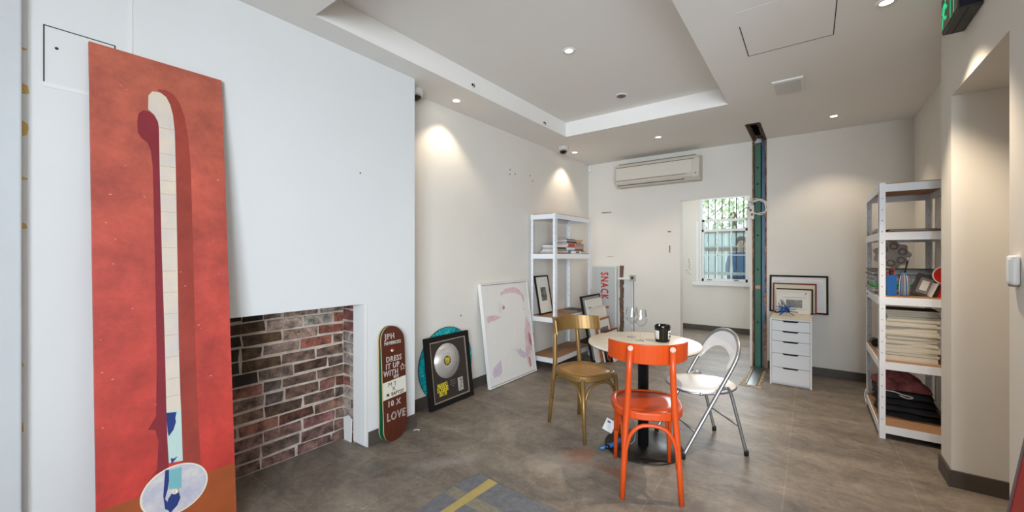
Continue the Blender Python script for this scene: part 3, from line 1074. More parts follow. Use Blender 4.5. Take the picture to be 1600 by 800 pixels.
MB().box(-.245, .245, -.018, 0, 0, 2.31).build('board', paint_board(), pt, bevel=.001)
ART = dict(
    band=[(-.02, 2.172), (.012, 2.178), (.040, 2.165), (0.064, 2.128), (0.082, 2.06), (0.094, 1.96), (0.100, 1.821), (0.099, 1.309), (0.097, 0.876), (0.100, 0.60), (0.105, 0.37), (0.032, 0.375), (0.033, 0.948), (0.034, 1.81), (.03, 2.05), (.0, 2.13)],
    crim=[(-0.094, 1.996), (-0.089, 2.033), (-0.071, 2.054), (-0.05, 2.051), (-0.03, 2.032), (-0.019, 2.007), (-0.015, 1.799), (-0.016, 1.372), (-0.012, 1.074), (-0.012, 0.667), (-0.015, 0.396), (-0.067, 0.397), (-0.098, 0.348), (-0.127, 0.321), (-0.085, 0.369), (-0.054, 0.411), (-0.047, 0.534), (-0.057, 0.588), (-0.082, 0.597), (-0.053, 0.649), (-0.046, 0.904), (-0.044, 1.313), (-0.044, 1.794), (-0.049, 1.866), (-0.06, 1.901), (-0.082, 1.92), (-0.093, 1.944)],
    pipe=[(-0.053, 2.13), (-0.039, 2.154), (-0.009, 2.158), (0.012, 2.143), (0.026, 2.11), (0.036, 2.06), (0.041, 1.98), (0.041, 1.81), (0.038, 1.372), (0.034, 0.948), (0.035, 0.71), (0.036, 0.65), (-0.017, 0.655), (-0.0165, 0.897), (-0.017, 1.074), (-0.019, 1.372), (-0.019, 1.799), (-0.018, 1.985), (-0.021, 2.012), (-0.034, 2.043), (-0.055, 2.062)],
    sec=[(-0.017, 0.655), (0.036, 0.656), (0.037, 0.504), (0.037, 0.416), (-0.013, 0.425), (-0.016, 0.523)],
    blue1=[(-0.018, 0.652), (0.019, 0.644), (0.014, 0.618), (0.016, 0.60), (0.006, 0.567), (-0.011, 0.544), (-0.015, 0.565)],
    blue2=[(-0.006, 0.445), (0.004, .438), (0.019, 0.444), (0.008, 0.430), (-0.004, 0.419)],
    disc=[], disc_in=[],
    teal2=[(-0.014, 0.394), (0.032, 0.39), (0.029, 0.297), (-0.016, 0.311)],
    blue3=[(-0.027, 0.399), (-0.014, 0.397), (-0.015, 0.347), (-0.02, 0.313), (-0.03, 0.275), (-0.013, 0.239), (-0.005, 0.207), (-0.031, 0.231), (-0.036, 0.291)],
    blue4=[(-0.007, 0.287), (0.02, 0.28), (0.024, 0.255), (0.012, 0.227), (-0.014, 0.205), (-0.026, 0.239), (-0.019, 0.27)],
    orange=[(-0.2445, 0.322), (0.2445, 0.322), (0.2445, 0.001), (-.2445, .001)])
for k in range(40):
    a = 2 * math.pi * k / 40
    u, w = .122 * math.cos(a), .108 * math.sin(a)
    ART['disc'].append((.008 + u, .300 + w))
    ART['disc_in'].append((.008 + u * .95, .300 + w * .95))
MA = dict(band=mat('brick_red_band', (166, 66, 53), .6, noise=.3, nscale=9), crim=mat('crimson_paint', (138, 40, 50), .6, noise=.2, nscale=9),
          pipe=mat('ivory_paint', (226, 208, 184), .6, rgb2=(206, 196, 192), nscale=7), sec=mat('pale_aqua_paint', (176, 208, 206), .6, rgb2=(206, 214, 206), nscale=9),
          blue1=mat('ultramarine_paint', (38, 58, 122), .6, noise=.2), disc=mat('cream_outline', (230, 220, 198), .6),
          disc_in=mat('marbled_disc', (214, 208, 204), .6, rgb2=(172, 170, 192), nscale=16), teal2=mat('teal_paint', (124, 184, 190), .6, noise=.15),
          orange=mat('burnt_orange_paint', (166, 82, 38), .6, noise=.25, nscale=6))
MA['blue2'] = MA['blue3'] = MA['blue4'] = MA['blue1']
NM = dict(band='painted_band', crim='painted_crimson_shape', pipe='painted_pipe', sec='painted_aqua_section', blue1='painted_blue_patch', blue2='painted_blue_patch',
          disc='painted_disc_outline', disc_in='painted_disc', teal2='painted_teal_section', blue3='painted_blue_patch', blue4='painted_blue_patch', orange='painted_orange_ground')
for i, k in enumerate(['band', 'orange', 'crim', 'pipe', 'sec', 'blue1', 'blue2', 'disc', 'disc_in', 'teal2', 'blue3', 'blue4']):
    MB().prism(ART[k], -.0184 - .00035 * i, -.0178, 'xz').build(NM[k], MA[k], pt)
for z in (1.985, 1.86, 1.80, 1.73, 1.665, 1.58, 1.5, 1.41, 1.30, 1.20, 1.10, 1.0, .90, .80, .72):
    sm = MB().box(-.018, .039 if z > 1.4 else .033, -.0200, -.0195, z, z + .002)
    sm.build('painted_joint', mat('ochre_line', (196, 160, 122), .7), pt)
MB().lathe([(.011, 0), (.011, .004), (.006, .004), (.006, .001), (0, .001)], 16, mtx=Matrix.Translation((.006, -.0225, .292)) @ Matrix.Rotation(R(90), 4, 'X')).build('painted_hub', MA['disc'], pt)
fk = MB()
rr = random.Random(8)
for k in range(34):
    x, z = rr.uniform(-.23, .23), rr.uniform(.4, 2.2)
    s = rr.uniform(.0015, .004)
    fk.box(x - s * rr.uniform(.6, 2.2), x + s, -.0188, -.0180, z - s * .5, z + s * .5)
fk.build('paint_chip', mat('pale_chip', (222, 166, 140), .8), pt)

# ------------------------------------------------------------------ skateboard decks
DW, DH = .206, .845


def bend(z):
    k = .15
    if z < k:
        return ((k - z) / k) ** 2 * .026
    if z > DH - k:
        return ((z - DH + k) / k) ** 2 * .026
    return 0.0


def deck(label, loc, rz, tilt, mface, medge, roll=0):
    t = thing('skateboard_deck', label, 'skateboard deck', loc, rz, tilt, roll)
    zs = [DH * .5 * (1 - math.cos(math.pi * i / 44)) for i in range(45)]
    rE = DW * .62

    def hw(z):
        d = min(z, DH - z)
        if d >= rE:
            return DW / 2
        return DW / 2 * math.sqrt(max(0.0, 1 - ((rE - d) / rE) ** 2.4)) + .0005
    for nm, y0, y1, mm, grow in (('ply_core', .001, .011, medge, 0), ('graphic_face', 0.0, .001, mface, -.0008)):
        vs, fs = [], []
        for z in zs:
            w = max(.0004, hw(z) + grow)
            b = bend(z)
            vs += [(-w, y0 + b, z), (w, y0 + b, z), (w, y1 + b, z), (-w, y1 + b, z)]
        for i in range(len(zs) - 1):
            for j in range(4):
                fs.append((i * 4 + j, i * 4 + (j + 1) % 4, i * 4 + 4 + (j + 1) % 4, i * 4 + 4 + j))
        fs += [(3, 2, 1, 0), tuple(len(zs) * 4 - 4 + j for j in range(4))]
        MB().add(vs, fs).build(nm, mm, t)
    return t


M_ply = mat('maple_ply_edge', (206, 172, 126), .6, noise=.2, nscale=30)
M_walnut = mat('stained_walnut', (96, 46, 30), .4, rgb2=(70, 32, 22), nscale=14, stretch=(9, 1, .6))
M_chalk = mat('white_marker', (232, 226, 220), .7)
M_ink = mat('black_marker', (26, 24, 24), .7)
deck('green skateboard deck mostly hidden behind the brown lettered deck', (-2.488, 1.846, 0.001), 90, .9, mat('green_deck', (20, 92, 62), .4), M_ply, 0)
dk = deck('brown skateboard deck with white hand lettering leaning on the chimney breast', (-2.445, 1.856, 0.001), 90, 3.05, M_walnut, M_ply)
wp = lambda v: Vector((v.x, v.y + bend(v.z), v.z))
MB().prism([(-.1022, .322), (.1022, .338), (.1022, .462), (-.1022, .447)], -.0007, .0003, 'xz').build('white_band', mat('bone_white_paint', (218, 212, 196), .6), dk)
for body, sz, x, z, sx in (('JPH', .055, -.026, .772, .95), ('DRESS', .056, .0, .606, .80), ('IT UP', .056, -.014, .556, .80), ('WITH', .056, -.030, .506, .80), ('10 X', .058, -.012, .284, .9), ('LOVE', .080, .004, .190, .78)):
    text_mesh('hand_lettering', body, sz, M_chalk, dk, (x, -.0006, z), sx=sx, outline=.0011, warp=wp, shear=.08, space=1.16)
text_mesh('hand_lettering', 'MAVERICKS', .033, M_chalk, dk, (-.004, -.0006, .724), sx=.80, outline=.0008, warp=wp, space=1.08)
text_mesh('hand_lettering', 'SOY', .028, M_chalk, dk, (.016, -.0006, .472), sx=.9, outline=.0009, warp=wp)
text_mesh('hand_lettering', 'M T', .044, M_ink, dk, (-.020, -.0009, .422), warp=wp)
text_mesh('hand_lettering', 'X', .042, M_ink, dk, (-.010, -.0009, .388), warp=wp)
text_mesh('hand_lettering', 'M. BAPTIST', .036, M_ink, dk, (.004, -.0009, .352), sx=.88, warp=wp, bold=.0006)
star = []
for k in range(11):
    a = R(90 + k * 36)
    q = .026 if k % 2 == 0 else .011
    star.append((.075 + q * math.cos(a), -.0008, .530 + q * math.sin(a)))
MB().tube(star, .0016, 5).build('hand_drawn_star', M_chalk, dk)
stk = Matrix.Translation((-.010, -.0004, .672)) @ Matrix.Rotation(R(90), 4, 'X')
MB().lathe([(.014, 0), (.014, .0006), (0, .0006)], 20, mtx=stk).build('round_sticker', mat('sticker_white', (236, 232, 230), .5), dk)
MB().prism([(-.010 + .0138 * math.cos(R(a)), .672 + .0138 * math.sin(R(a))) for a in range(0, 181, 15)], -.0014, -.0009, 'xz').build('sticker_top', M_red, dk)

# ------------------------------------------------------------------ turquoise disc, framed record, white canvas
def glitter():
    m = bpy.data.materials.new('turquoise_glitter')
    m.use_nodes = True
    nt = m.node_tree
    L = nt.links.new
    b = nt.nodes['Principled BSDF']
    tc = nt.nodes.new('ShaderNodeTexCoord')
    vo = nt.nodes.new('ShaderNodeTexVoronoi')
    vo.inputs['Scale'].default_value = 95
    L(tc.outputs['Object'], vo.inputs['Vector'])
    sp = nt.nodes.new('ShaderNodeSeparateColor')
    L(vo.outputs['Color'], sp.inputs[0])
    n = nt.nodes.new('ShaderNodeTexNoise')
    n.inputs['Scale'].default_value = 7
    L(tc.outputs['Object'], n.inputs['Vector'])
    ad = nt.nodes.new('ShaderNodeMath')
    ad.operation = 'MULTIPLY_ADD'
    ad.inputs[1].default_value = .55
    L(sp.outputs[0], ad.inputs[0])
    sc2 = nt.nodes.new('ShaderNodeMath')
    sc2.operation = 'MULTIPLY'
    sc2.inputs[1].default_value = .5
    L(n.outputs[0], sc2.inputs[0])
    L(sc2.outputs[0], ad.inputs[2])
    r = nt.nodes.new('ShaderNodeValToRGB')
    e = r.color_ramp.elements
    e[0].position, e[0].color = .18, lin((8, 92, 98))
    e[1].position, e[1].color = .85, lin((90, 230, 205))
    for p, c in ((.36, (10, 140, 146)), (.5, (30, 150, 206)), (.62, (24, 178, 148))):
        x = e.new(p)
        x.color = lin(c)
    L(ad.outputs[0], r.inputs[0])
    L(r.outputs[0], b.inputs['Base Color'])
    b.inputs['Roughness'].default_value = .35
    b.inputs['Metallic'].default_value = .1
    return m


dc = thing('glitter_disc', 'large turquoise glitter disc leaning on the wall behind the framed record', 'wall art', (-2.764, 2.675, 0.001), 90, 1.0)
ringp = [(.345 * math.cos(2 * math.pi * k / 72), .345 + .345 * math.sin(2 * math.pi * k / 72)) for k in range(72)]
MB().prism(ringp, -.007, 0, 'xz').build('backing', mat('disc_backing', (20, 40, 44), .5), dc)
ringp = [(.341 * math.cos(2 * math.pi * k / 72), .345 + .341 * math.sin(2 * math.pi * k / 72)) for k in range(72)]
MB().prism(ringp, -.009, -.006, 'xz').build('glitter_face', glitter(), dc)


def frame_ring(mb, W, H, fw, t, back=0.0):
    x = W / 2
    for q in ([(-x, 0), (x, 0), (x - fw, fw), (-x + fw, fw)], [(x, 0), (x, H), (x - fw, H - fw), (x - fw, fw)],
              [(x, H), (-x, H), (-x + fw, H - fw), (x - fw, H - fw)], [(-x, H), (-x, 0), (-x + fw, fw), (-x + fw, H - fw)]):
        mb.prism(q, -t, -back, 'xz')
    return mb


def picture(name, label, cat, W, H, loc, rz, tilt, fw, t, mframe, mpanel=None, art=None, inset=.006, roll=0, group=None):
    p = thing(name, label, cat, loc, rz, tilt, roll, group)
    frame_ring(MB(), W, H, fw, t).build('frame', mframe, p)
    MB().box(-W / 2 + fw * .6, W / 2 - fw * .6, -(t - inset), -.002, fw * .6, H - fw * .6).build('mount', mpanel or M_mount, p)
    if art:
        ax0, ax1, az0, az1, am = art
        MB().box(ax0, ax1, -(t - inset) - .0012, -(t - inset) + .001, az0, az1).build('print', am, p)
    return p


rf = picture('framed_record', 'black framed silver record award with yellow lettering leaning on the left wall', 'framed record', .546, .63, (-2.682, 2.648, 0.001), 90, 7.4, .042, .04, M_blackf,
             mat('dark_award_board', (58, 50, 46), .45, noise=.15, nscale=5), inset=.012)
fil = MB()
frame_ring(fil, .546 - .09, .63 - .09, .010, .034, .026)
for i, vtx in enumerate(fil.v):
    fil.v[i] = (vtx[0], vtx[1], vtx[2] + .045)
fil.build('silver_fillet', mat('silver_fillet', (186, 176, 160), .35, metal=.6), rf)
RC = Matrix.Translation((-.030, -.029, .395)) @ Matrix.Rotation(R(90), 4, 'X')


def silver_record():
    m = bpy.data.materials.new('silver_record')
    m.use_nodes = True
    nt = m.node_tree
    b = nt.nodes['Principled BSDF']
    b.inputs['Base Color'].default_value = lin((222, 218, 212))
    b.inputs['Metallic'].default_value = .6
    b.inputs['Roughness'].default_value = .34
    b.inputs['Anisotropic'].default_value = .85
    tg = nt.nodes.new('ShaderNodeTangent')
    tg.direction_type = 'RADIAL'
    tg.axis = 'Y'
    nt.links.new(tg.outputs[0], b.inputs['Tangent'])
    return m


MSR = silver_record()
recm = MB().lathe([(.158, 0), (.158, .003), (.05, .0035), (0, .0035)], 64)
ro = recm.build('record', MSR, rf)
ro.matrix_local = RC
gv = MB()
for r0 in (.075, .1, .122, .148):
    gv.tube([(r0 * math.cos(a * math.pi / 30), r0 * math.sin(a * math.pi / 30), .0035) for a in range(60)], .0006, 4, closed=True)
go = gv.build('groove', mat('groove_grey', (150, 146, 140), .35, metal=.8), ro)
lb = MB().lathe([(.043, .0035), (.043, .0045), (0, .0045)], 32).build('record_label', mat('label_black', (40, 36, 30), .6), ro)
M_yel = mat('yellow_ink', (220, 196, 44), .6)
for i, tx in enumerate(('MARKJ', 'SONNE', 'BSTB')):
    text_mesh('lettering', tx, .032, M_yel, ro, (0, .018 - i * .02, .0050), (0, 0, 0), sx=.62, bold=.0008)
    text_mesh('lettering', tx, .056, M_yel, rf, (-.112, -.0292, .188 - i * .037), sx=.74, bold=.0014)
M_dim = mat('dim_grey_ink', (126, 118, 110), .7)
for i, tx in enumerate(('PRESENTED TO', 'THE STUDIO', 'IN HONOUR OF', 'SALES')):
    text_mesh('lettering', tx, .0125, M_dim, rf, (.020, -.0292, .206 - i * .018), sx=.8)
MB().box(.084, .15, -.0300, -.028, .088, .208).build('certificate', mat('certificate_grey', (176, 172, 164), .5), rf)
cz = MB()
rr = random.Random(2)
for k in range(26):
    x, z = rr.uniform(.096, .132), rr.uniform(.10, .19)
    cz.box(x, x + .008, -.0304, -.0298, z, z + .005)
cz.build('certificate_print', M_ink, rf)

cv = thing('white_canvas', 'white framed abstract canvas with faint pink and mauve marks leaning on the left wall', 'painting', (-2.642, 3.557, 0.001), 90, 7.6)
frame_ring(MB(), .85, 1.075, .012, .042).build('frame', mat('white_frame', (228, 226, 222), .5), cv)
MB().box(-.405, .405, -.036, -.004, .020, 1.055).build('canvas', mat('primed_canvas', (226, 222, 216), .8, noise=.03, nscale=5), cv)
MB().box(-.413, .413, -.032, -.004, .012, 1.063).build('shadow_gap', mat('gap_grey', (150, 144, 138), .8), cv)
PK = mat('dusty_pink_wash', (206, 168, 172), .8, rgb2=(222, 200, 200), nscale=14)
MV = mat('mauve_wash', (190, 176, 196), .8, rgb2=(212, 196, 206), nscale=14)
CR = mat('crimson_wash', (176, 96, 116), .8, rgb2=(200, 150, 160), nscale=14)
PALE = mat('pale_grey_wash', (216, 210, 206), .8)


def blotch(poly, m, k):
    MB().prism(ragged(poly, .006, .03, k), -.0362 - .0002 * k, -.0358, 'xz').build('painted_mark', m, cv)


blotch([(-.10, .965), (-.02, 1.0), (.10, 1.012), (.20, 1.0), (.28, .95), (.325, .90), (.325, .84), (.30, .82), (.285, .89), (.2, .93), (.08, .95), (-.04, .945), (-.10, .93)], PK, 1)
blotch([(-.385, .735), (-.24, .735), (-.13, .70), (-.24, .68), (-.36, .665)], PK, 2)
blotch([(-.16, .86), (-.13, .86), (-.10, .78), (-.11, .74), (-.17, .75)], PALE, 3)
blotch([(.325, .66), (.36, .60), (.395, .545), (.385, .436), (.385, .301), (.33, .203), (.335, .085), (.30, .06), (.27, .10), (.25, .3), (.27, .5)], PK, 4)
blotch([(.33, .47), (.375, .43), (.38, .31), (.36, .305), (.34, .37)], CR, 5)
blotch([(.29, .18), (.325, .18), (.33, .075), (.30, .065)], CR, 6)
blotch([(.056, .324), (.09, .326), (.12, .29), (.142, .323), (.218, .258), (.291, .229), (.217, .185), (.114, .242)], MV, 7)
blotch([(-.34, .19), (-.28, .23), (-.222, .262), (-.205, .2), (-.21, .13), (-.26, .095), (-.35, .098), (-.37, .14)], MV, 8)
MB().lathe([(.026, 0), (.026, .0006), (0, .0006)], 18, mtx=Matrix.Translation((-.085, -.0375, .80)) @ Matrix.Rotation(R(90), 4, 'X')).build('painted_dot', PK, cv)
MB().lathe([(.012, 0), (.012, .0006), (0, .0006)], 14, mtx=Matrix.Translation((-.085, -.0382, .80)) @ Matrix.Rotation(R(90), 4, 'X')).build('painted_dot', CR, cv)
MB().lathe([(.011, 0), (.011, .0006), (0, .0006)], 14, mtx=Matrix.Translation((.29, -.037, .745)) @ Matrix.Rotation(R(90), 4, 'X')).build('painted_dot', MV, cv)
pen = MB()
for pts in ([(-.12, .93), (-.14, .80), (-.10, .72)], [(.25, .90), (.20, .72), (.02, .45), (-.10, .22)], [(.12, .60), (.02, .30), (-.1, .12)], [(-.3, .55), (-.26, .3)], [(.05, .30), (-.1, .38)]):
    pen.tube([(x, -.0365, z) for x, z in pts], .0015, 4)
pen.build('pencil_line', PALE, cv)

# ------------------------------------------------------------------ boltless shelving
def shelving(label, loc, LX, LY, H, levels, holes=True):
    t = thing('shelving_unit', label, 'shelf', loc)
    pw, th = .038, .0025
    for sx in (0, 1):
        for sy in (0, 1):
            x = LX if sx else 0
            y = LY if sy else 0
            dx, dy = (-1 if sx else 1), (-1 if sy else 1)
            mb = MB()
            mb.box(min(x, x + dx * pw), max(x, x + dx * pw), min(y, y + dy * th), max(y, y + dy * th), 0, H)
            mb.box(min(x, x + dx * th), max(x, x + dx * th), min(y, y + dy * pw), max(y, y + dy * pw), 0, H)
            po = mb.build('post', M_steelw, t)
            hl = MB()
            z = .06
            while z < H - .04:
                hl.box(x + dx * pw * .5 - .0035, x + dx * pw * .5 + .0035, (y if not sy else y - th) - .0006, (y + th if not sy else y) + .0006, z, z + .008)
                z += .0825
            hl.build('slot', mat('slot_shadow', (150, 152, 156), .7), po)
    bh = .055
    for z in levels:
        sh = MB().box(.004, LX - .004, .004, LY - .004, z - .010, z).build('shelf_board', M_mdf, t)
        for (x0, x1, y0, y1) in ((.002, LX - .002, -.002, .010), (.002, LX - .002, LY - .010, LY + .002), (-.002, .010, .002, LY - .002), (LX - .010, LX + .002, .002, LY - .002)):
            MB().box(x0, x1, y0, y1, z - .008 - bh, z - .006).build('beam', M_steelw, t)
    return t


LSX, LSY = -2.768, 4.095
L_LV = (1.872, 1.394, .634, .153)
shelving('white steel shelving unit in the back left corner', (LSX, LSY, 0), .356, .94, 1.872, L_LV)
RSX, RSY = .410, 4.062
R_LV = (1.908, 1.548, 1.066, .584, .108)
shelving('white steel shelving unit against the right wall behind the pillar', (RSX, RSY, 0), .42, .84, 1.915, R_LV)


def book(name, label, cat, w, d, h, loc, rz, mcover, group=None, hard=True, mpages=None):
    b = thing(name, label, cat, loc, rz, group=group)
    c = min(.003, h * .2)
    if hard:
        MB().box(-w / 2, w / 2, -d / 2, d / 2, 0, c).box(-w / 2, w / 2, -d / 2, d / 2, h - c, h).box(-w / 2, -w / 2 + c, -d / 2, d / 2, c, h - c).build('cover', mcover, b)
        MB().box(-w / 2 + c + .0004, w / 2 - .004, -d / 2 + .004, d / 2 - .004, c, h - c).build('pages', mpages or M_paper, b)
    else:
        MB().box(-w / 2, w / 2, -d / 2, d / 2, 0, h - .0012).build('pages', mpages or M_cream, b)
        MB().box(-w / 2 - .0005, w / 2 + .0005, -d / 2, d / 2, h - .0012, h).build('cover', mcover, b)
    return b


ORD = ['lowest', 'second from bottom', 'third from bottom', 'fourth from bottom', 'fifth from bottom', 'sixth from bottom', 'seventh from bottom', 'eighth from bottom', 'ninth from bottom', 'tenth from bottom', 'eleventh from bottom', 'twelfth from bottom']
BC = dict(white=mat('book_white', (222, 218, 210), .6), grey=mat('book_grey', (142, 138, 134), .6), black=mat('book_black', (34, 32, 32), .5), red=mat('book_red', (200, 40, 36), .5),
          blue=mat('book_blue', (92, 128, 162), .6), tan=mat('book_tan', (176, 140, 108), .6), orange=mat('book_orange', (202, 134, 68), .6), pink=mat('book_pinkish', (186, 150, 144), .6), dark=mat('book_dark_brown', (80, 66, 62), .6),
          green=mat('book_green', (30, 190, 70), .5), steel=mat('book_steel_blue', (110, 134, 148), .6))


def stack(x, y, z, spec, group, where, rr, cat='book', nm='book', hard=True):
    for i, (cn, w, d, h) in enumerate(spec):
        lab = '%s %s, %s %s' % ({'steel': 'steel blue', 'dark': 'dark brown', 'tan': 'tan brown', 'pink': 'dusty pink'}.get(cn, cn), cat, ORD[i] if i < len(spec) - 1 else 'topmost', where)
        book(nm, lab, cat, w, d, h - .0006, (x + rr.uniform(-.012, .012), y + rr.uniform(-.015, .015), z), rr.choice([0, 180]) * 0 + rr.uniform(-7, 7) + 180, BC[cn], group, hard)
        z += h


rr = random.Random(14)
zb = 1.394
stack(-2.60, 4.375, zb, [('tan', .22, .30, .016), ('white', .23, .31, .012), ('grey', .22, .24, .030), ('dark', .20, .24, .022), ('white', .21, .25, .026)], 'books on the left shelving unit', 'in the left book pile near the front post', rr)
stack(-2.592, 4.64, zb, [('steel', .20, .21, .026), ('blue', .20, .20, .022), ('white', .20, .20, .030), ('grey', .20, .2, .016), ('red', .19, .19, .032), ('tan', .2, .2, .014), ('black', .22, .23, .014), ('grey', .21, .21, .022), ('dark', .19, .21, .012)], 'books on the left shelving unit', 'in the tall middle pile on the left shelving', rr)
stack(-2.605, 4.872, zb, [('grey', .22, .22, .022), ('tan', .24, .22, .02), ('dark', .22, .21, .018), ('pink', .23, .21, .026), ('pink', .21, .21, .022), ('grey', .22, .20, .024), ('orange', .19, .20, .022), ('white', .2, .2, .014), ('orange', .19, .19, .014)], 'books on the left shelving unit', 'in the right book pile nearest the corner', rr)
wb = book('book', 'white book with black title on its spine at the shelf front edge', 'book', .05, .19, .035, (-2.440, 4.66, zb), 0, BC['white'], 'books on the left shelving unit')
text_mesh('spine_title', 'BOLIND', .026, M_ink, wb, (.0252, 0, .0175), (90, 0, 90), bold=.0006)
book('book', 'small black book lying at the shelf front edge beside the white titled book', 'book', .05, .12, .022, (-2.440, 4.85, zb), 0, BC['black'], 'books on the left shelving unit')

# small framed print on the third shelf
picture('framed_print', 'small black framed print leaning on the left shelving below the books', 'framed picture', .31, .485, (-2.682, 4.315, .6345), 90, 10.3, .017, .018, M_blackf, M_mount,
        (-.062, .062, .165, .335, mat('woodcut_print', (28, 26, 26), .6, rgb2=(150, 146, 140), nscale=26)))
tr = thing('black_magazine', 'dark flat magazine lying on the third shelf of the left shelving unit', 'magazine', (-2.56, 4.83, .6345), 8)
MB().box(-.10, .10, -.14, .14, 0, .012).build('pages', BC['grey'], tr)
MB().box(-.101, .101, -.141, .141, .012, .014).build('cover', BC['black'], tr)

# snack sign
sg = thing('snack_sign', 'grey light box sign with red sideways letters standing against the back wall', 'sign', (-2.487, YB - .0125, 0.0))
MB().box(-.185, .185, -.085, 0, 0, 1.21).build('case', mat('sign_white_metal', (214, 216, 214), .4), sg, bevel=.004)
MB().box(-.170, .170, -.0875, -.084, .02, 1.198).build('face', mat('sign_grey_face', (186, 190, 188), .35), sg)
text_mesh('lettering', 'SNACK  "', .168, mat('sign_red', (196, 30, 34), .5), sg, (.0, -.0882, 1.12), (90, 90, 0), sx=.64, align='LEFT', bold=.004, space=1.24)

# chase, patch board, duct, outlet and cable on the back wall
cz = MB()
rr = random.Random(17)
z = 0.0
while z < 1.22:
    h = rr.uniform(.03, .07)
    w = rr.uniform(-.006, .006)
    cz.prism([(-2.282 + w, z), (-2.222 + w + rr.uniform(-.006, .006), z), (-2.222 + w + rr.uniform(-.006, .006), min(z + h, 1.22)), (-2.282 + w, min(z + h, 1.22))], YB - .004 - rr.uniform(0, .008), YB + .002, 'xz')
    z += h
cz.build('exposed_timber', mat('raw_timber', (124, 98, 80), .9, rgb2=(84, 66, 56), nscale=12, bump=.5), wall_back)
MB().box(-2.215, -2.092, YB - .006, YB + .001, .095, 1.02).build('patch_board', mat('pale_patch', (206, 208, 206), .6), wall_back)
dk2 = thing('cable_duct', 'short white cable duct running to the grey wall outlet', 'cable duct', (-2.225, YB - .0065, 1.012))
MB().box(-.105, .10, -.022, 0, 0, .032).build('duct_body', M_trimw, dk2, bevel=.002)
MB().box(-.105, .10, -.0235, -.0215, .004, .007).build('duct_seam', mat('gap_grey', (150, 144, 138), .8), dk2)
ot = thing('wall_outlet', 'grey square wall outlet box at the end of the white duct', 'outlet', (-2.082, YB - .0005, 1.000))
MB().box(-.04, .04, -.034, 0, 0, .085).build('box', mat('outlet_grey', (172, 168, 160), .45), ot, bevel=.003)
MB().box(-.018, .020, -.038, -.033, .024, .064).build('socket', mat('socket_dark', (64, 60, 60), .4), ot, bevel=.002)
ld = MB().tube([(-2.072, YB - .010, 1.0), (-2.070, YB - .008, .7), (-2.066, YB - .008, .3), (-2.066, YB - .019, .1), (-2.066, YB - .02, .004)], .0045, 6).build('power_cable', mat('dark_cable', (70, 64, 62), .6))
tag(ld, 'thin dark cable dropping from the grey outlet down the back wall', 'cable')

# ------------------------------------------------------------------ stack of frames leaning on the shelving
SXF = LSX + .358 + .002      # face of the shelving
def leanframe(label, W, H, xback, yc, fw, t, mf, mp=None, art=None, roll=0, name='leaning_frame'):
    top = SXF + leanframe.off
    th = math.degrees(math.asin(min(.9, (xback - top) / H)))
    p = picture(name, label, 'picture frame', W, H, (xback, yc, .001), 90, th, fw, t, mf, mp, art, .006, group='frames stacked against the left shelving')
    return p


TH = 11.5
c11, s11 = math.cos(R(TH)), math.sin(R(TH))


def stackframe(label, W, H, depth, yc, fw, t, mf, mp=None, art=None, inset=.005):
    """depth: how far this frame's back stands in front of the first frame's back, along the leaning normal"""
    xb = SXF + .855 * s11 + depth / c11
    return picture('leaning_frame', label, 'picture frame', W, H, (xb, yc, .001), 90, TH, fw, t, mf, mp, art, inset, group='frames stacked against the left shelving')


stackframe('tall black frame at the back of the stack leaning on the left shelving', .57, .85, .0, 4.975, .022, .026, M_blackf, mat('grey_mount', (150, 148, 144), .7))
wf = stackframe('white backed board with a small label in the stack of leaning frames', .47, .80, .030, 4.985, .006, .022, mat('white_frame', (228, 226, 222), .5), M_mount)
MB().box(-.19, -.12, -.0225, -.0165, .68, .70).build('label_print', BC['grey'], wf)
MB().box(-.20, .16, -.0235, -.0215, .655, .658).build('card_edge', BC['grey'], wf)
stackframe('cream framed board below the labelled board in the leaning stack', .50, .69, .056, 4.995, .008, .022, mat('cream_frame', (222, 214, 200), .55), M_mount)
stackframe('copper wood frame with a grey picture in the leaning stack', .44, .54, .082, 5.03, .024, .024, M_copper, M_mount, (-.13, .13, .16, .42, M_glass_d))
stackframe('thin white frame in front of the copper wood frame', .42, .36, .110, 5.04, .010, .018, mat('white_frame', (228, 226, 222), .5), M_mount)
stackframe('black frame low in the leaning stack under the table edge', .42, .33, .132, 5.05, .018, .02, M_blackf, M_mount)
stackframe('red-brown frame with cream mount near the front of the leaning stack', .42, .385, .156, 5.08, .018, .02, M_redbrown, M_mount)
stackframe('small black frame at the very front of the leaning stack', .40, .31, .180, 5.09, .016, .018, M_blackf, M_mount)
stackframe('small white frame in front of all frames leaning by the left shelving', .38, .28, .202, 5.10, .012, .018, mat('white_frame', (228, 226, 222), .5), M_mount)

# ------------------------------------------------------------------ cafe chairs
def arc_pts(p0, p1, top, n=14, flat=2.6):
    """bentwood arch between two legs"""
    p0, p1 = Vector(p0), Vector(p1)
    out = []
    for i in range(n + 1):
        a = math.pi * i / n
        u = .5 - .5 * (abs(math.cos(a)) ** (2 / flat)) * (1 if math.cos(a) >= 0 else -1)
        h = abs(math.sin(a)) ** (2 / flat)
        p = p0.lerp(p1, u)
        out.append((p.x, p.y, p0.z + (top - p0.z) * h))
    return out


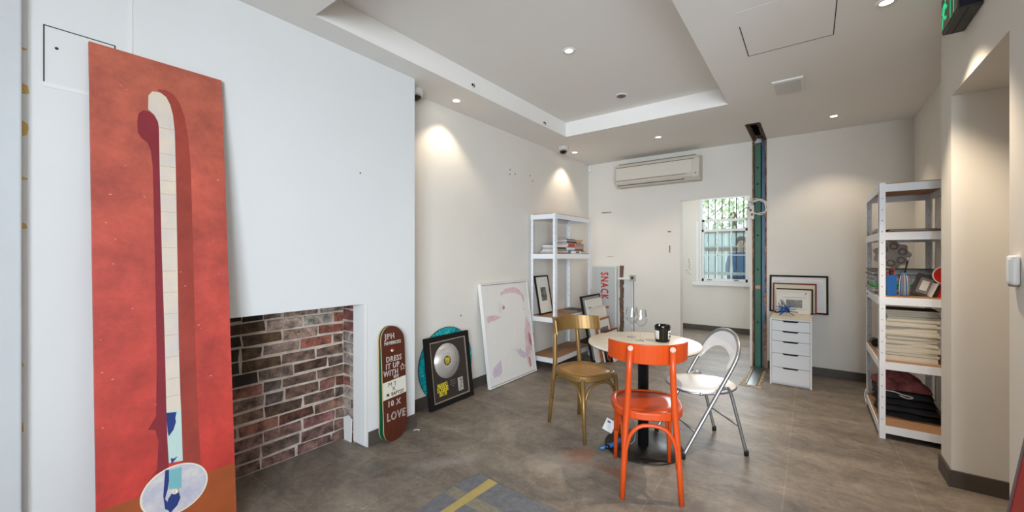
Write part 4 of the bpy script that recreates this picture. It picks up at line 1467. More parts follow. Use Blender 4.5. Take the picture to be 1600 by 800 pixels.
def cafe_chair(label, loc, rz, M, Mseat, Mend):
    t = thing('cafe_chair', label, 'chair', loc, rz, group='bentwood cafe chairs at the round table')
    SH = .478
    n = 44

    def outline(k, inset=0.0, z=0.0):
        a = 2 * math.pi * k / n
        cx, sy = math.cos(a), math.sin(a)
        e = 2 / 2.7
        x = math.copysign(abs(cx) ** e, cx)
        y = math.copysign(abs(sy) ** e, sy)
        w = .206 + .010 * y
        return (x * (w - inset), y * (.214 - inset) + .014, z)
    rows = [(.012, SH - .048), (.0, SH - .040), (0, SH - .006), (.006, SH), (.022, SH), (.030, SH - .006)]
    vs, fs = [], []
    for ins, z in rows:
        vs += [outline(k, ins, z) for k in range(n)]
    for i in range(len(rows) - 1):
        for k in range(n):
            fs.append((i * n + k, i * n + (k + 1) % n, (i + 1) * n + (k + 1) % n, (i + 1) * n + k))
    fs.append(tuple(reversed(range(n))))
    MB().add(vs, fs, smooth=False).build('seat_frame', M, t, bevel=.002)
    vs = [outline(k, .029, SH - .010) for k in range(n)] + [outline(k, .029, SH - .005) for k in range(n)] + [outline(k, .09, SH - .0075) for k in range(n)]
    fs = [tuple(range(2 * n, 3 * n))]
    for i in range(2):
        for k in range(n):
            fs.append((i * n + k, i * n + (k + 1) % n, (i + 1) * n + (k + 1) % n, (i + 1) * n + k))
    MB().add(vs, fs, smooth=True).build('seat_panel', Mseat, t)
    # legs; the rear pair runs up as back posts
    foot_r, foot_f = {}, {}
    for s in (-1, 1):
        rear = [(s * .158, -.232, .0), (s * .147, -.215, .2), (s * .136, -.196, .40), (s * .128, -.192, .50), (s * .118, -.205, .70), (s * .113, -.222, .846)]
        mb = MB().tube(rear, [.0145, .0165, .018, .018, .017, .0155], 12)
        lg = mb.build('rear_leg', M, t)
        MB().lathe([(.0150, -.012), (.0158, .0085), (.013, .0105), (0, .0105)], 16, mtx=Matrix.Translation((s * .113, -.2265, .846)) @ Matrix.Rotation(R(50), 4, 'X')).build('post_end', Mend, lg)
        ffx = .172
        MB().tube([(s * ffx, .228, 0), (s * (ffx - .004), .212, .2), (s * (ffx - .010), .195, SH - .02)], [.0125, .0155, .0175], 12).build('front_leg', M, t)
        # side arches
        MB().tube(arc_pts((s * .150, -.204, .20), (s * .170, .196, .20), SH - .060), .0105, 8).build('arch_brace', M, t)
    MB().tube(arc_pts((-.140, -.218, .19), (.140, -.218, .19), SH - .060), .0115, 8).build('arch_brace', M, t)
    MB().tube(arc_pts((-.158, .206, .20), (.158, .206, .20), SH - .060), .0105, 8).build('arch_brace', M, t)
    # curved backrest plank
    vs, fs = [], []
    m = 20
    for i in range(m + 1):
        u = -1 + 2 * i / m
        x = .230 * math.sin(u * 1.18) / math.sin(1.18)
        yb = -.203 + .165 * (1 - math.cos(u * 1.18)) / (1 - math.cos(1.18))
        sag = .003 * u * u
        nx, ny = -math.sin(u * .9) * .012, math.cos(u * .9) * .012
        for (oy, oz, lean) in ((0, .752 + sag, 0), (0, .868 - sag, -.020), (1, .868 - sag, -.020), (1, .752 + sag, 0)):
            vs.append((x + nx * oy, yb + ny * oy + lean, oz))
    for i in range(m):
        for j in range(4):
            fs.append((i * 4 + j, i * 4 + (j + 1) % 4, i * 4 + 4 + (j + 1) % 4, i * 4 + 4 + j))
    fs += [(3, 2, 1, 0), tuple(m * 4 + j for j in range(4))]
    MB().add(vs, fs).build('backrest', M, t, bevel=.003)
    return t


def face(dx, dy):
    return math.degrees(math.atan2(dy, dx)) - 90


cafe_chair('orange painted wooden cafe chair with bare wood post ends, its back to the viewer', (-.808, 2.460, 0), face(-.423, .905), M_orange, M_orange_d, M_barewood)
cafe_chair('bronze gold painted wooden cafe chair at the left of the round table', (-1.452, 2.884, 0), face(.92, -.39), M_gold, M_goldseat, M_gold)

# ------------------------------------------------------------------ folding chair
fc = thing('folding_chair', 'white padded folding chair with silver tube frame right of the table', 'folding chair', (-.655, 3.165, 0), face(-.77, -.64))


def smooth_path(pts, k=6):
    pts = [Vector(p) for p in pts]
    out = []
    for i in range(len(pts) - 1):
        p0, p1, p2, p3 = pts[max(i - 1, 0)], pts[i], pts[i + 1], pts[min(i + 2, len(pts) - 1)]
        for j in range(k):
            t = j / k
            out.append(.5 * ((2 * p1) + (-p0 + p2) * t + (2 * p0 - 5 * p1 + 4 * p2 - p3) * t * t + (-p0 + 3 * p1 - 3 * p2 + p3) * t ** 3))
    out.append(pts[-1])
    return out


def backy(z):
    return .235 - .385 * (z / .66) if z < .66 else -.15 - (z - .66) * .42


half = [(.215, backy(.015), .015), (.215, backy(.25), .25), (.215, backy(.5), .5), (.214, backy(.62), .62), (.205, backy(.70), .70), (.165, backy(.765), .765), (.095, backy(.808), .808), (0, backy(.822), .822)]
loop = half + [(-x, y, z) for x, y, z in reversed(half[:-1])]
MB().tube(smooth_path(loop, 5), .0125, 12).build('main_frame', M_chrome, fc)
for s in (-1, 1):
    MB().tube(smooth_path([(s * .196, .10, .425), (s * .198, .0, .435), (s * .200, -.070, .462), (s * .192, -.115, .44), (s * .195, -.16, .28), (s * .198, -.228, .015)], 5), .011, 10).build('rear_leg', M_chrome, fc)
    MB().lathe([(.0165, 0), (.0165, .03), (.0145, .036)], 14, loc=(s * .215, backy(.015) - .001, 0)).build('rubber_foot', M_rubber, fc)
    MB().lathe([(.015, 0), (.015, .03), (.013, .036)], 14, loc=(s * .198, -.228, 0)).build('rubber_foot', M_rubber, fc)
    MB().tube([(s * .186, backy(.53) + .004, .47), (s * .230, backy(.53) + .004, .47)], .006, 8).build('pivot', M_chrome, fc)
MB().tube([(-.196, -.185, .195), (.196, -.185, .195)], .007, 8).build('stretcher', M_chrome, fc)
MB().tube([(-.214, backy(.17), .17), (.214, backy(.17), .17)], .007, 8).build('stretcher', M_chrome, fc)


def seat_outline(u):
    # u 0..1 round the pad: broad front, narrow tongue at the back
    a = 2 * math.pi * u
    y = math.sin(a)
    x = math.cos(a)
    e = 2 / 2.8
    xx = math.copysign(abs(x) ** e, x)
    yy = math.copysign(abs(y) ** e, y)
    w = .205 if yy > -.1 else .205 - .075 * ((-.1 - yy) / .9) ** 1.3
    return xx * w, (yy * .215 if yy > 0 else yy * .245)


ns = 48
prof = [(1.0, .428), (1.012, .434), (1.0, .440), (.97, .447), (.9, .4535), (.6, .4575)]
vs, fs = [], []
for sc_, z in prof:
    for k in range(ns):
        x, y = seat_outline(k / ns)
        vs.append((x * sc_, y * sc_ - .005, z))
for i in range(len(prof) - 1):
    for k in range(ns):
        fs.append((i * ns + k, i * ns + (k + 1) % ns, (i + 1) * ns + (k + 1) % ns, (i + 1) * ns + k))
fs += [tuple(reversed(range(ns))), tuple(range((len(prof) - 1) * ns, len(prof) * ns))]
MB().add(vs, fs, smooth=True).build('seat_pad', M_vinyl, fc)
rimp = []
for k in range(ns):
    x, y = seat_outline(k / ns)
    rimp.append((x * 1.0, y * 1.0 - .005, .428))
MB().tube(rimp, .008, 8, closed=True).build('seat_rim', M_chrome, fc)
# curved backrest: crescent filling the top of the loop
vs, fs = [], []
m = 28
for i in range(m + 1):
    a = math.pi * i / m
    ox, oz = .205 * math.cos(a), .635 + .185 * abs(math.sin(a)) ** .75
    ix, iz = .165 * math.cos(a), .600 + .105 * abs(math.sin(a)) ** 1.1
    if i in (0, m):
        ox = math.copysign(.205, math.cos(a))
        ix = math.copysign(.182, math.cos(a))
        oz, iz = .60, .585
    bow = -.012 * math.sin(a)
    for x, z, dy in ((ox, oz, -.006), (ox, oz, .010), (ix, iz, .012), (ix, iz, -.006)):
        vs.append((x, backy(z) + dy + bow, z))
for i in range(m):
    for j in range(4):
        fs.append((i * 4 + j, i * 4 + (j + 1) % 4, i * 4 + 4 + (j + 1) % 4, i * 4 + 4 + j))
fs += [(3, 2, 1, 0), tuple(m * 4 + j for j in range(4))]
MB().add(vs, fs, smooth=False).build('backrest', M_vinyl, fc, bevel=.003)

# ------------------------------------------------------------------ round table and what stands on it
TX, TY = -.965, 2.872
tb = thing('round_table', 'round pale stone topped pedestal table with black base between the chairs', 'table', (TX, TY, 0))
MB().lathe([(.268, 0), (.270, .003), (.268, .008), (.06, .013), (.045, .014)], 64).build('base_plate', mat('black_base_plate', (34, 31, 29), .42, metal=.3), tb)
MB().lathe([(.037, .013), (.037, .705), (.11, .712), (.11, .722)], 32).build('column', M_black, tb)
MB().lathe([(.372, .722), (.378, .725), (.378, .730)], 64).build('edge_band', mat('dark_edge', (52, 50, 48), .5), tb)
MB().lathe([(.378, .730), (.386, .733), (.388, .740), (.386, .748), (.382, .750), (0, .750)], 72).build('tabletop', mat('pale_terrazzo', (224, 216, 198), .32, rgb2=(206, 196, 178), nscale=14), tb)


def wine_glass(label, loc):
    g = thing('wine_glass', label, 'wine glass', loc, group='wine glasses on the round table')
    MG = M_clear
    MB().lathe([(.001, .0030), (.036, .0012), (.037, .0), (.0, .0)][::-1] + [(.004, .006), (.0032, .02), (.0030, .09), (.006, .098)], 28).build('stem_foot', MG, g)
    out = [(.004, .0985), (.022, .106), (.042, .128), (.0485, .150), (.046, .178), (.038, .225)]
    MB().lathe([(0, .0985)] + out, 32, caps=False).build('bowl', MG, g)


wine_glass('clear empty wine glass farther from the black candle', (-1.090, 2.985, .7505))
wine_glass('clear empty wine glass nearer the black candle jar', (-.995, 2.90, .7505))
cn = thing('candle_jar', 'black glass candle jar with white labels on the round table', 'candle', (-.857, 2.965, .7505))
MB().lathe([(.044, 0), (.049, .004), (.052, .02), (.0535, .095), (.0545, .098), (.0545, .116), (.053, .119), (.050, .118), (.050, .09), (0, .088)], 40).build('jar', mat('black_gloss_glass', (14, 15, 15), .12), cn)
MLb = mat('label_white', (228, 226, 224), .6)
for a0, a1 in ((195, 235), (-55, -15)):
    vs, fs = [], []
    k = 10
    for i in range(k + 1):
        a = R(a0 + (a1 - a0) * i / k + 26)
        for z in (.022, .083):
            rr0 = .0524 + (z - .02) * .027
            vs.append((rr0 * math.cos(a), rr0 * math.sin(a), z))
            vs.append(((rr0 + .0008) * math.cos(a), (rr0 + .0008) * math.sin(a), z))
    for i in range(k):
        b = i * 4
        fs += [(b + 1, b + 5, b + 7, b + 3), (b, b + 2, b + 6, b + 4), (b, b + 4, b + 5, b + 1), (b + 2, b + 3, b + 7, b + 6)]
    MB().add(vs, fs, smooth=True).build('label', MLb, cn)
an = -55 + 32 + 26 - 14
text_mesh('label_letter', '2', .05, M_ink, cn, (.0552 * math.cos(R(an)), .0552 * math.sin(R(an)), .053), (90, 0, an + 90), bold=.001)

# blue handled tool with a tag lying by the table base
tl = thing('tagged_tool', 'blue and black handled tool with looped wire and white tag by the table base', 'tool', (-1.145, 2.69, .0), 0)
MB().tube([(-.035, -.03, .014), (-.012, -.010, .016), (.03, .028, .030), (.06, .06, .06)], [.010, .016, .016, .011], 10).build('handle', M_blue, tl)
MB().tube([(-.024, -.020, .015), (.0, .0, .0165)], [.0175, .0185], 10).build('grip_band', M_black, tl)
MB().tube([(-.048, -.044, .008), (-.030, -.028, .012)], [.006, .010], 8).build('tip', mat('light_blue_tip', (60, 150, 206), .4), tl)
MB().tube(smooth_path([(.06, .06, .06), (.09, .11, .12), (.11, .15, .17), (.14, .12, .13), (.15, .09, .07), (.12, .07, .04), (.08, .07, .055)], 5), .0035, 6).build('wire_loop', mat('grey_wire', (120, 122, 122), .4, metal=.5), tl)
MB().tube(smooth_path([(.09, .11, .12), (.04, .09, .16), (.0, .07, .15)], 5), .0018, 5).build('tag_string', M_trimw, tl)
MB().box(-.038, .038, -.0012, .0012, -.042, .042, mtx=Matrix.Translation((-.022, .05, .142)) @ Euler((R(-14), R(30), R(38))).to_matrix().to_4x4()).build('paper_tag', M_paper, tl)
MB().box(-.024, .0, -.0022, -.0012, .016, .026, mtx=Matrix.Translation((-.022, .05, .142)) @ Euler((R(-14), R(30), R(38))).to_matrix().to_4x4()).build('tag_print', mat('tag_blue', (40, 70, 150), .6), tl)

# ------------------------------------------------------------------ chest of drawers with pictures on top
DXC = -.170
dr = thing('drawer_cabinet', 'white five drawer cabinet on the floor against the right back wall', 'drawers', (DXC, 5.095, 0))
M_dw = mat('white_melamine', (222, 222, 222), .45)
W2 = .181
MB().box(-W2, -W2 + .016, .0, .58, 0, .70).box(W2 - .016, W2, .0, .58, 0, .70).box(-W2 + .016, W2 - .016, .014, .58, .684, .70).box(-W2 + .016, W2 - .016, .565, .58, .0, .684).box(-W2 + .016, W2 - .016, .03, .565, .0, .02).build('carcass', M_dw, dr)
MB().box(-W2, W2, -.001, .581, .700, .703).build('top', mat('creamy_top', (226, 218, 198), .5), dr)
zs = [.022, .188, .336, .466, .574, .682]
for i in range(5):
    z0, z1 = zs[i] + .002, zs[i + 1] - .002
    q = [(-W2 + .018, z0), (W2 - .018, z0), (W2 - .018, z1), (.072, z1), (.058, z1 - .014), (-.058, z1 - .014), (-.072, z1), (-W2 + .018, z1)]
    d_o = MB().prism(q, .001, .017, 'xz').build('drawer', M_dw, dr)
    MB().prism([(-.072, z1), (-.058, z1 - .014), (.058, z1 - .014), (.072, z1)], .012, .016, 'xz').build('handle_slot', mat('slot_black', (20, 19, 19), .8), d_o)
MB().box(-W2 + .016, W2 - .016, .017, .02, .02, .684).build('shadow_gap', M_seam, dr)

zt = .7035
picture('framed_picture', 'large black framed pale picture at the back on the drawer cabinet', 'framed picture', .555, .435, (-.118, 5.690, zt), 0, 6.3, .020, .020, M_blackf, M_mount,
        (-.235, .235, .05, .375, mat('pale_blue_print', (196, 204, 222), .5, rgb2=(226, 222, 216), nscale=4)), group='framed pictures on the drawer cabinet')
picture('framed_picture', 'red-brown framed picture second from the wall on the drawer cabinet', 'framed picture', .415, .345, (-.153, 5.655, zt), 0, 6.3, .015, .018, M_redbrown, mat('cream_mount', (214, 206, 184), .8), group='framed pictures on the drawer cabinet')
picture('framed_picture', 'dark brown framed picture third from the wall on the drawer cabinet', 'framed picture', .345, .285, (-.150, 5.622, zt), 0, 6.3, .016, .018, M_dkbrown, M_mount, group='framed pictures on the drawer cabinet')
pf = picture('framed_picture', 'white framed picture with a dark photo at the front on the drawer cabinet', 'framed picture', .320, .272, (-.162, 5.590, zt), 0, 6.3, .014, .016, mat('ivory_frame', (222, 214, 198), .6), M_mount,
             (-.065, .085, .07, .160, mat('dark_photo', (44, 42, 38), .4, rgb2=(150, 140, 122), nscale=26)), group='framed pictures on the drawer cabinet')
MB().box(-.10, .12, -.0125, -.0105, .185, .188).box(-.11, .13, -.0125, -.0105, .055, .057).build('mount_line', BC['grey'], pf)
MB().lathe([(.008, 0), (.008, .001), (0, .001)], 12, mtx=Matrix.Translation((.118, -.0165, .232)) @ Matrix.Rotation(R(90), 4, 'X')).build('stamp', BC['grey'], pf)

ws = thing('stick_sculpture', 'spiky tangle of blue and black plastic sticks on the drawer cabinet', 'sculpture', (-.235, 5.40, zt))
rr = random.Random(33)
for k in range(26):
    a, el = rr.uniform(0, 6.28), rr.uniform(.05, 1.2)
    l = rr.uniform(.05, .125)
    c0 = Vector((rr.uniform(-.03, .03), rr.uniform(-.03, .03), .06 + rr.uniform(-.02, .03)))
    d = Vector((math.cos(a) * math.cos(el), math.sin(a) * math.cos(el) * .6, math.sin(el) * (1.0 if k % 2 else -.45)))
    p1 = c0 + d * l
    p1.z = max(p1.z, .006)
    p0 = c0 - d * l * .35
    p0.z = max(p0.z, .006)
    MB().tube([p0, p1], .0042, 6).build('stick', mat('stick_blue', (34, 106, 186), .4) if k % 5 in (0, 1, 3) else M_black, ws)
for k in range(3):
    a = k * 2.1
    MB().tube([(0, 0, .055), (.09 * math.cos(a), .06 * math.sin(a), .0045)], .0042, 6).build('stick', mat('stick_blue', (34, 106, 186), .4), ws)

# junction box with coil hanging on the stud
jb = thing('junction_box', 'white socket box with a coil of white cable hanging beside the green stud', 'junction box', (-.592, YB - .0005, 1.815))
MB().box(-.042, .036, -.055, 0, 0, .175).build('box', mat('cream_plastic', (224, 216, 206), .45), jb, bevel=.006)
MB().box(-.012, .012, -.058, -.054, .10, .125).box(.004, .026, -.058, -.054, .045, .07).box(-.03, -.012, -.058, -.054, .13, .15).build('socket_hole', mat('socket_dark', (64, 60, 60), .4), jb)
coil = []
for k in range(64):
    a = 2 * math.pi * k / 24
    r0 = .088 + .012 * math.sin(k * .7)
    coil.append((.078 + r0 * math.cos(a), -.030 - .012 * math.sin(k * .31) , .145 + r0 * 1.0 * math.sin(a)))
MB().tube(coil, .0065, 7).build('cable_coil', mat('white_cable', (226, 218, 212), .5), jb)
MB().tube(smooth_path([(-.02, -.03, .17), (-.01, -.05, .23), (.05, -.05, .25), (.09, -.04, .235)], 5), .005, 6).build('cable_tail', mat('white_cable', (226, 218, 212), .5), jb)
MB().tube(smooth_path([(.03, -.04, .20), (-.02, -.05, .215), (-.03, -.05, .17), (.0, -.045, .15)], 5), .003, 6).build('loose_wire', M_black, jb)

# torn floor track at the stud's foot
tk = thing('floor_track', 'galvanised steel track left in the floor at the foot of the green stud', 'floor track', (-.505, 5.30, 0))
MB().prism(ragged([(-.10, -.45), (.085, -.47), (.075, .28), (-.065, .30)], .012, .05, 4), .0005, .005).build('mortar_edge', mat('pale_mortar', (206, 186, 156), .95, rgb2=(150, 130, 110), nscale=16, bump=.6), tk)
MB().box(-.045, .048, -.42, .43, .004, .008).box(-.047, -.042, -.42, .43, .004, .022).box(.045, .050, -.42, .43, .004, .022).build('channel', mat('galvanised', (150, 152, 150), .35, metal=.8, noise=.3, nscale=20), tk)

# ------------------------------------------------------------------ contents of the right shelving
z2 = R_LV[1] + .0005
fo = thing('portfolio', 'dark flat portfolio on the upper shelf of the right shelving', 'portfolio', (.648, 4.36, z2), 2)
MB().box(-.176, .168, -.16, .20, 0, .012).build('board', mat('portfolio_brown', (150, 118, 98), .7), fo)
MB().box(-.17, .172, -.17, .18, .012, .016).build('paper', M_paper, fo)
MB().box(-.176, .15, -.15, .21, .016, .022).build('cover', BC['black'], fo)
ro_ = thing('paper_roll', 'rolled pale print lying beside the portfolio on the upper right shelf', 'paper roll', (.437, 4.37, z2), 0)
MB().tube([(0, -.22, .021), (0, .22, .021)], .020, 18).build('roll', mat('roll_grey', (170, 166, 162), .7), ro_)
MB().tube([(0, -.2205, .021), (0, .2205, .021)], .012, 14).build('roll_core', M_seam, ro_)

z3 = R_LV[2] + .0005
spec = [('white', .40, .46, .022), ('grey', .40, .46, .016), ('steel', .39, .45, .012), ('green', .385, .44, .030), ('steel', .40, .46, .016), ('grey', .41, .46, .014),
        ('steel', .40, .47, .022), ('grey', .40, .46, .016), ('dark', .39, .45, .010), ('grey', .40, .46, .014), ('blue', .39, .45, .012), ('dark', .41, .47, .010)]
z = z3
rr = random.Random(6)
for i, (cn_, w, d, h) in enumerate(spec):
    col_n = {'steel': 'steel blue', 'dark': 'dark brown'}.get(cn_, cn_)
    book('magazine', '%s large magazine, %s in the pile behind the blue cup' % (col_n, ORD[i] if i < len(spec) - 1 else 'topmost'), 'magazine', w, d, h - .0006,
         (.600 + rr.uniform(-.012, .012), 4.54 + rr.uniform(-.012, .012), z), 180 + rr.uniform(-2, 2), BC[cn_], 'large magazines on the right shelving', hard=cn_ in ('green', 'dark'), mpages=mat('magazine_edges', (196, 194, 190), .8, rgb2=(138, 144, 150), nscale=40, stretch=(1, 1, 10)) if cn_ != 'green' else BC['green'])
    z += h
pz = z
pq = thing('cutout_plaque', 'brown-grey scalloped cardboard cutout standing on the magazine pile', 'plaque', (.555, 4.66, pz + .0005), 12, 6)
sc = []
for k in range(72):
    a = 2 * math.pi * k / 72
    r0 = .118 + .010 * math.cos(a * 9)
    sc.append((r0 * math.cos(a), .118 + .0 + r0 * math.sin(a) * .95 - .003))
MB().prism(sc, -.012, 0, 'xz').build('plate', mat('cardboard_grey', (184, 168, 156), .85, noise=.1), pq)
for k in range(6):
    a = R(k * 60 + 20)
    rg = [(.072 * math.cos(a) + .024 * math.cos(b * math.pi / 8), -.0125, .115 + .072 * math.sin(a) + .024 * math.sin(b * math.pi / 8)) for b in range(16)]
    MB().tube(rg, .006, 6, closed=True).build('ring', mat('cardboard_dark', (140, 124, 114), .85), pq)

cp = thing('pen_cup', 'square blue cup of pens in front of the magazine pile', 'cup', (.489, 4.175, z3), 8)
MB().prism([(-.027, -.024), (.027, -.024), (.027, .024), (-.027, .024)], 0, .003).box(-.027, -.024, -.024, .024, 0, .155).box(.024, .027, -.024, .024, 0, .155).box(-.024, .024, -.024, -.021, 0, .155).box(-.024, .024, .021, .024, 0, .155).build('cup', M_blue, cp)
rr = random.Random(3)
for k, (x, y, cc, lb2) in enumerate(((-.014, -.008, (206, 40, 46), 'red pen'), (-.002, .006, (28, 36, 62), 'navy pen'), (.008, -.010, (58, 58, 60), 'dark pen'), (.015, .006, (206, 70, 60), 'coral pen'))):
    pn = thing('pen', '%s standing in the square blue cup' % lb2, 'pen', (.489 + x, 4.175 + y, z3 + .0035), 0, 0, 0, 'pens in the blue cup')
    MB().tube([(0, 0, 0), (x * .25, y * .2, .165 + k * .006)], .005, 8).build('barrel', mat('pen_%d' % k, cc, .4), pn)
    MB().tube([(x * .25, y * .2, .165 + k * .006), (x * .28, y * .22, .186 + k * .006)], .0056, 8).build('cap', mat('pen_%d' % k, cc, .4), pn)
vs_ = thing('striped_vase', 'tall slim blue and white striped vase beside the blue cup', 'vase', (.562, 4.170, z3), 0)
MB().lathe([(.026, 0), (.029, .004), (.029, .05), (.026, .11), (.018, .155), (.016, .175), (.013, .175), (.014, .15), (0, .145)], 20).build('body', mat('vase_blue', (94, 126, 164), .5, noise=.2, nscale=14), vs_)
for k in range(5):
    a = R(200 + k * 36)
    MB().tube([(.0295 * math.cos(a), .0295 * math.sin(a), .004), (.0295 * math.cos(a), .0295 * math.sin(a), .05), (.0268 * math.cos(a), .0268 * math.sin(a), .11), (.0188 * math.cos(a), .0188 * math.sin(a), .155)], .0022, 5).build('stripe', mat('stripe_%d' % (k % 3), ((232, 226, 216), (196, 120, 110), (222, 206, 160))[k % 3], .5), vs_)
bs = thing('paint_brush', 'black handled brush standing in the striped vase', 'brush', (.562, 4.170, z3 + .146), 0, 0, 9)
MB().tube([(0, 0, 0), (0, 0, .12)], .0052, 8).build('handle', M_black, bs)
MB().tube([(0, 0, .118), (0, 0, .15)], [.0056, .0075], 8).build('ferrule', mat('ferrule_silver', (200, 200, 204), .3, metal=.9), bs)
MB().tube([(0, 0, .149), (0, 0, .168)], [.007, .003], 8).build('bristles', mat('bristle_grey', (150, 140, 130), .9), bs)
picture('photo_frame', 'small dark photo frame leaning on the right shelving between vase and red sign', 'photo frame', .115, .165, (.655, 4.235, z3), -8, 14, .022, .014, mat('dark_frame_brown', (54, 40, 34), .5), mat('photo_grey', (126, 118, 112), .5), (-.02, .02, .045, .12, M_mount), roll=18)
for k, (cn_, lb2) in enumerate((('white', 'thin white booklet leaning left of the red paddle sign'), ('black', 'thin black booklet leaning left of the red paddle sign'))):
    bk2 = thing('booklet', lb2, 'booklet', (.698 + k * .017, 4.168, z3 + .001), 0, 0, 20)
    MB().box(-.006, .006, -.02, .08, 0, .105 - k * .012).build('pages', BC[cn_], bk2)
    MB().box(-.0075, -.006, -.02, .08, 0, .105 - k * .012).build('cover', M_paper if k == 0 else BC['black'], bk2)
pd = thing('paddle_sign', 'red round paddle sign with white rim beside the pillar edge', 'sign', (.738, 4.165, z3), 0, 3, 14)
MB().box(-.013, .013, -.006, .006, 0, .13).build('handle', M_red, pd, bevel=.002)
MB().prism([(.068 * math.cos(2 * math.pi * k / 48), .165 + .068 * math.sin(2 * math.pi * k / 48)) for k in range(48)], -.005, .006, 'xz').build('rim', M_paper, pd)
MB().prism([(.061 * math.cos(2 * math.pi * k / 48), .165 + .061 * math.sin(2 * math.pi * k / 48)) for k in range(48)], -.007, -.004, 'xz').build('disc', M_red, pd)
MB().box(-.03, .03, -.0078, -.0068, .160, .168).build('mark', mat('dark_red_mark', (120, 20, 20), .5), pd)
tp = thing('blue_tape', 'scrap of blue tape stuck on the front left beam of the right shelving', 'tape', (RSX - .0026, 4.80, R_LV[2] - .046))
MB().box(-.001, 0, -.05, .05, 0, .018).build('tape_strip', mat('tape_blue', (40, 120, 150), .6), tp)
MB().box(-.0022, -.001, .0, .05, .002, .016).build('tape_fold', mat('tape_pale', (180, 200, 206), .6), tp)

# thick stack of cream-edged magazines
z4 = R_LV[3] + .0005
rr = random.Random(9)
z = z4
NS = 22
W5 = [('lowest' if i == 0 else 'topmost' if i == NS - 1 else None) for i in range(NS)]
nums = ['', 'second', 'third', 'fourth', 'fifth', 'sixth', 'seventh', 'eighth', 'ninth', 'tenth', 'eleventh']
for i in range(NS):
    if i == 0:
        pos = 'lowest'
    elif i == NS - 1:
        pos = 'topmost'
    elif i < 11:
        pos = nums[i] + ' from the bottom'
    else:
        pos = nums[NS - 1 - i] + ' from the top'
    h = rr.choice([.014, .016, .018, .02])
    dark = i in (NS - 1, NS - 4)
    book('magazine', 'cream-edged magazine, %s of the thick stack on the right shelving' % pos, 'magazine', .29 + rr.uniform(-.012, .012), .25, h - .0006, (.590 + rr.uniform(-.012, .012) + (.02 if dark else 0), 4.25 + rr.uniform(-.008, .008), z), 180 + rr.uniform(-3, 3),
         BC['dark'] if dark or rr.random() < .2 else BC['white'], 'thick stack of cream magazines', hard=False)
    z += h
rl = thing('black_roll', 'short black roll lying behind the magazine stack on the right shelving', 'roll', (.452, 4.70, z4), 0)
MB().tube([(0, -.055, .032), (0, .055, .032)], .031, 20).build('roll', M_black, rl)
MB().tube([(0, -.0555, .032), (0, .0555, .032)], .012, 14).build('core', M_seam, rl)

# folded clothes on the bottom shelf
z5 = R_LV[4] + .0005


def cloth(name, label, cat, W, D, H, loc, rz, m, seed, folds=1, amp=.012, lump=.0):
    t = thing(name, label, cat, loc, rz)
    rr = random.Random(seed)
    n = 26
    ph = [rr.uniform(0, 6.28) for _ in range(8)]

    def hgt(u, v):
        e = (1 - abs(u) ** 4) * (1 - abs(v) ** 4)
        w = amp * (math.sin(u * 5 + ph[0] + v * 2) + .7 * math.sin(v * 7 + ph[1] - u * 3) + .5 * math.sin(u * 11 + v * 9 + ph[2]))
        return max(.002, H * e ** .35 + w * e + lump * math.exp(-((u - .1) ** 2 + v * v) * 3))
    vs, fs = [], []
    for i in range(n + 1):
        for j in range(n + 1):
            u, v_ = -1 + 2 * i / n, -1 + 2 * j / n
            ed = 1 + .04 * math.sin(4 * math.atan2(v_, u) + ph[3]) + .03 * math.sin(7 * math.atan2(v_, u) + ph[4])
            vs.append((u * W / 2 * ed, v_ * D / 2 * ed, hgt(u, v_)))
    m0 = len(vs)
    for i in range(n + 1):
        for j in range(n + 1):
            x, y, _ = vs[i * (n + 1) + j]
            vs.append((x, y, 0))
    for i in range(n):
        for j in range(n):
            a, b, c, d = i * (n + 1) + j, (i + 1) * (n + 1) + j, (i + 1) * (n + 1) + j + 1, i * (n + 1) + j + 1
            fs += [(a, b, c, d), (m0 + d, m0 + c, m0 + b, m0 + a)]
    ring = [i * (n + 1) for i in range(n)] + [n * (n + 1) + j for j in range(n)] + [i * (n + 1) + n for i in range(n, 0, -1)] + [j for j in range(n, 0, -1)]
    for k in range(len(ring)):
        a, b = ring[k], ring[(k + 1) % len(ring)]
        fs.append((a, m0 + a, m0 + b, b))
    MB().add(vs, fs, smooth=True).build('fabric', m, t)
    return t


M_cl1 = mat('charcoal_fabric', (52, 50, 52), .95, noise=.35, nscale=12, bump=.4, bscale=40)
M_cl2 = mat('black_fabric', (38, 36, 38), .95, noise=.3, nscale=12, bump=.4, bscale=40)
M_cl3 = mat('burgundy_fabric', (150, 84, 82), .95, rgb2=(92, 44, 46), nscale=12, bump=.5, bscale=40)
zc = z5
for i, (h, mm, lb2) in enumerate(((.042, M_cl2, 'lowest folded black garment on the bottom shelf of the right shelving'), (.040, M_cl1, 'folded charcoal garment second from the bottom on the right shelving'), (.045, M_cl2, 'folded black garment third from the bottom on the right shelving'), (.05, M_cl1, 'upper folded charcoal garment below the burgundy cloth on the right shelving'))):
    c_ = cloth('folded_garment', lb2, 'clothing', .37 - i * .014, .42 - i * .02, h, (.620 - i * .010, 4.50, zc), rr.uniform(-3, 3), mm, 40 + i, amp=.0025)
    c_['group'] = 'folded clothes on the right shelving'
    zc += h + .0065
c_ = cloth('crumpled_garment', 'crumpled burgundy garment on top of the dark folded clothes', 'clothing', .29, .34, .075, (.575, 4.49, zc), 6, M_cl3, 51, amp=.016, lump=.05)
hg = MB().tube(smooth_path([(.46, 4.335, zc - .015), (.52, 4.315, zc - .01), (.57, 4.305, zc - .022), (.63, 4.31, zc - .035), (.60, 4.30, zc - .045), (.555, 4.30, zc - .03)], 6), .0045, 6).build('drawstring', mat('white_cord', (210, 208, 204), .8))
tag(hg, 'white drawstring cord looped over the dark folded clothes on the right shelving', 'cord')
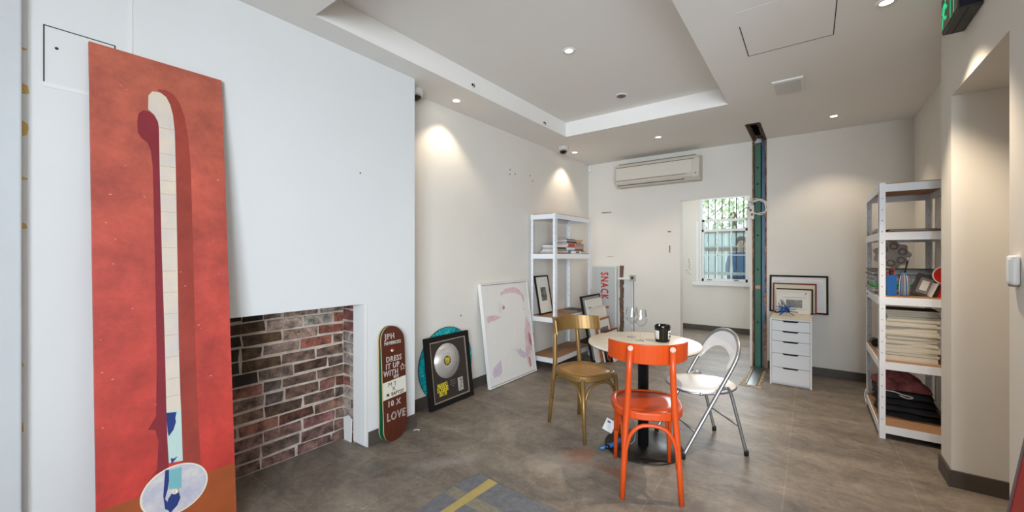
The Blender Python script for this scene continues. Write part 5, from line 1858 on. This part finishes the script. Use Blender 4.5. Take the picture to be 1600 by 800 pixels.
sr = MB().tube(smooth_path([(RSX - .004, 4.88, .15), (RSX - .014, 4.86, .10), (RSX - .010, 4.82, .05), (RSX - .008, 4.84, .02)], 6), .0035, 6).build('white_string', mat('white_cord', (210, 208, 204), .8))
tag(sr, 'white string hanging off the rear corner of the bottom right shelf', 'string')

# ------------------------------------------------------------------ floor pieces in the foreground
mt_ = thing('floor_mat', 'blue-grey worn floor mat at the bottom of the view', 'mat', (-1.0, 1.0, 0))
edge = [(-.70, -.5), (.55, -.5), (.55, .86), (.0, .862), (-.30, .868), (-.60, .885), (-.67, .885), (-.70, .72), (-.69, .4)]
MB().prism(ragged(edge, .003, .06, 3), .0006, .004).build('carpet', mat('blue_grey_carpet', (128, 129, 134), .95, rgb2=(106, 106, 108), nscale=26, bump=.5, bscale=200), mt_)
M_tape = mat('yellow_tape', (188, 168, 104), .7, noise=.15, nscale=12)
M_tape2 = mat('faded_yellow_tape', (150, 142, 116), .8, rgb2=(120, 116, 108), nscale=30)
t1 = MB().prism([(-1.60, 1.10), (-1.545, 1.10), (-1.522, 1.62), (-1.505, 1.874), (-1.575, 1.880), (-1.578, 1.60)], .0045, .0053).build('tape_strip', M_tape)
tag(t1, 'bright yellow tape strip stuck lengthwise on the grey mat', 'tape')
t2 = MB().prism([(-1.69, 1.615), (-1.30, 1.600), (-1.20, 1.575), (-1.20, 1.65), (-1.32, 1.685), (-1.69, 1.695)], .0040, .0044).build('tape_strip', M_tape2)
tag(t2, 'faded yellow tape strip crossing under the brighter one on the grey mat', 'tape')
ps = MB().tube(smooth_path([(-2.49, 2.05, .003), (-2.48, 2.075, .003), (-2.46, 2.085, .003), (-2.455, 2.07, .003)], 5), .0025, 5).build('plastic_tie', M_trimw)
tag(ps, 'small white plastic tie lying on the floor by the chimney corner', 'cable tie')

# red board leaning at the right edge
rb = thing('red_board', 'red panel with dark grey edge leaning on the right wall at the frame edge', 'panel', (.485, 1.80, 0.001), -90, 8.2)
frame_ring(MB(), .60, 1.25, .012, .022).build('frame', mat('grey_plum_edge', (112, 96, 100), .6), rb)
MB().box(-.289, .289, -.019, -.002, .011, 1.239).build('face', mat('red_panel', (172, 40, 30), .5, noise=.2, nscale=4), rb)
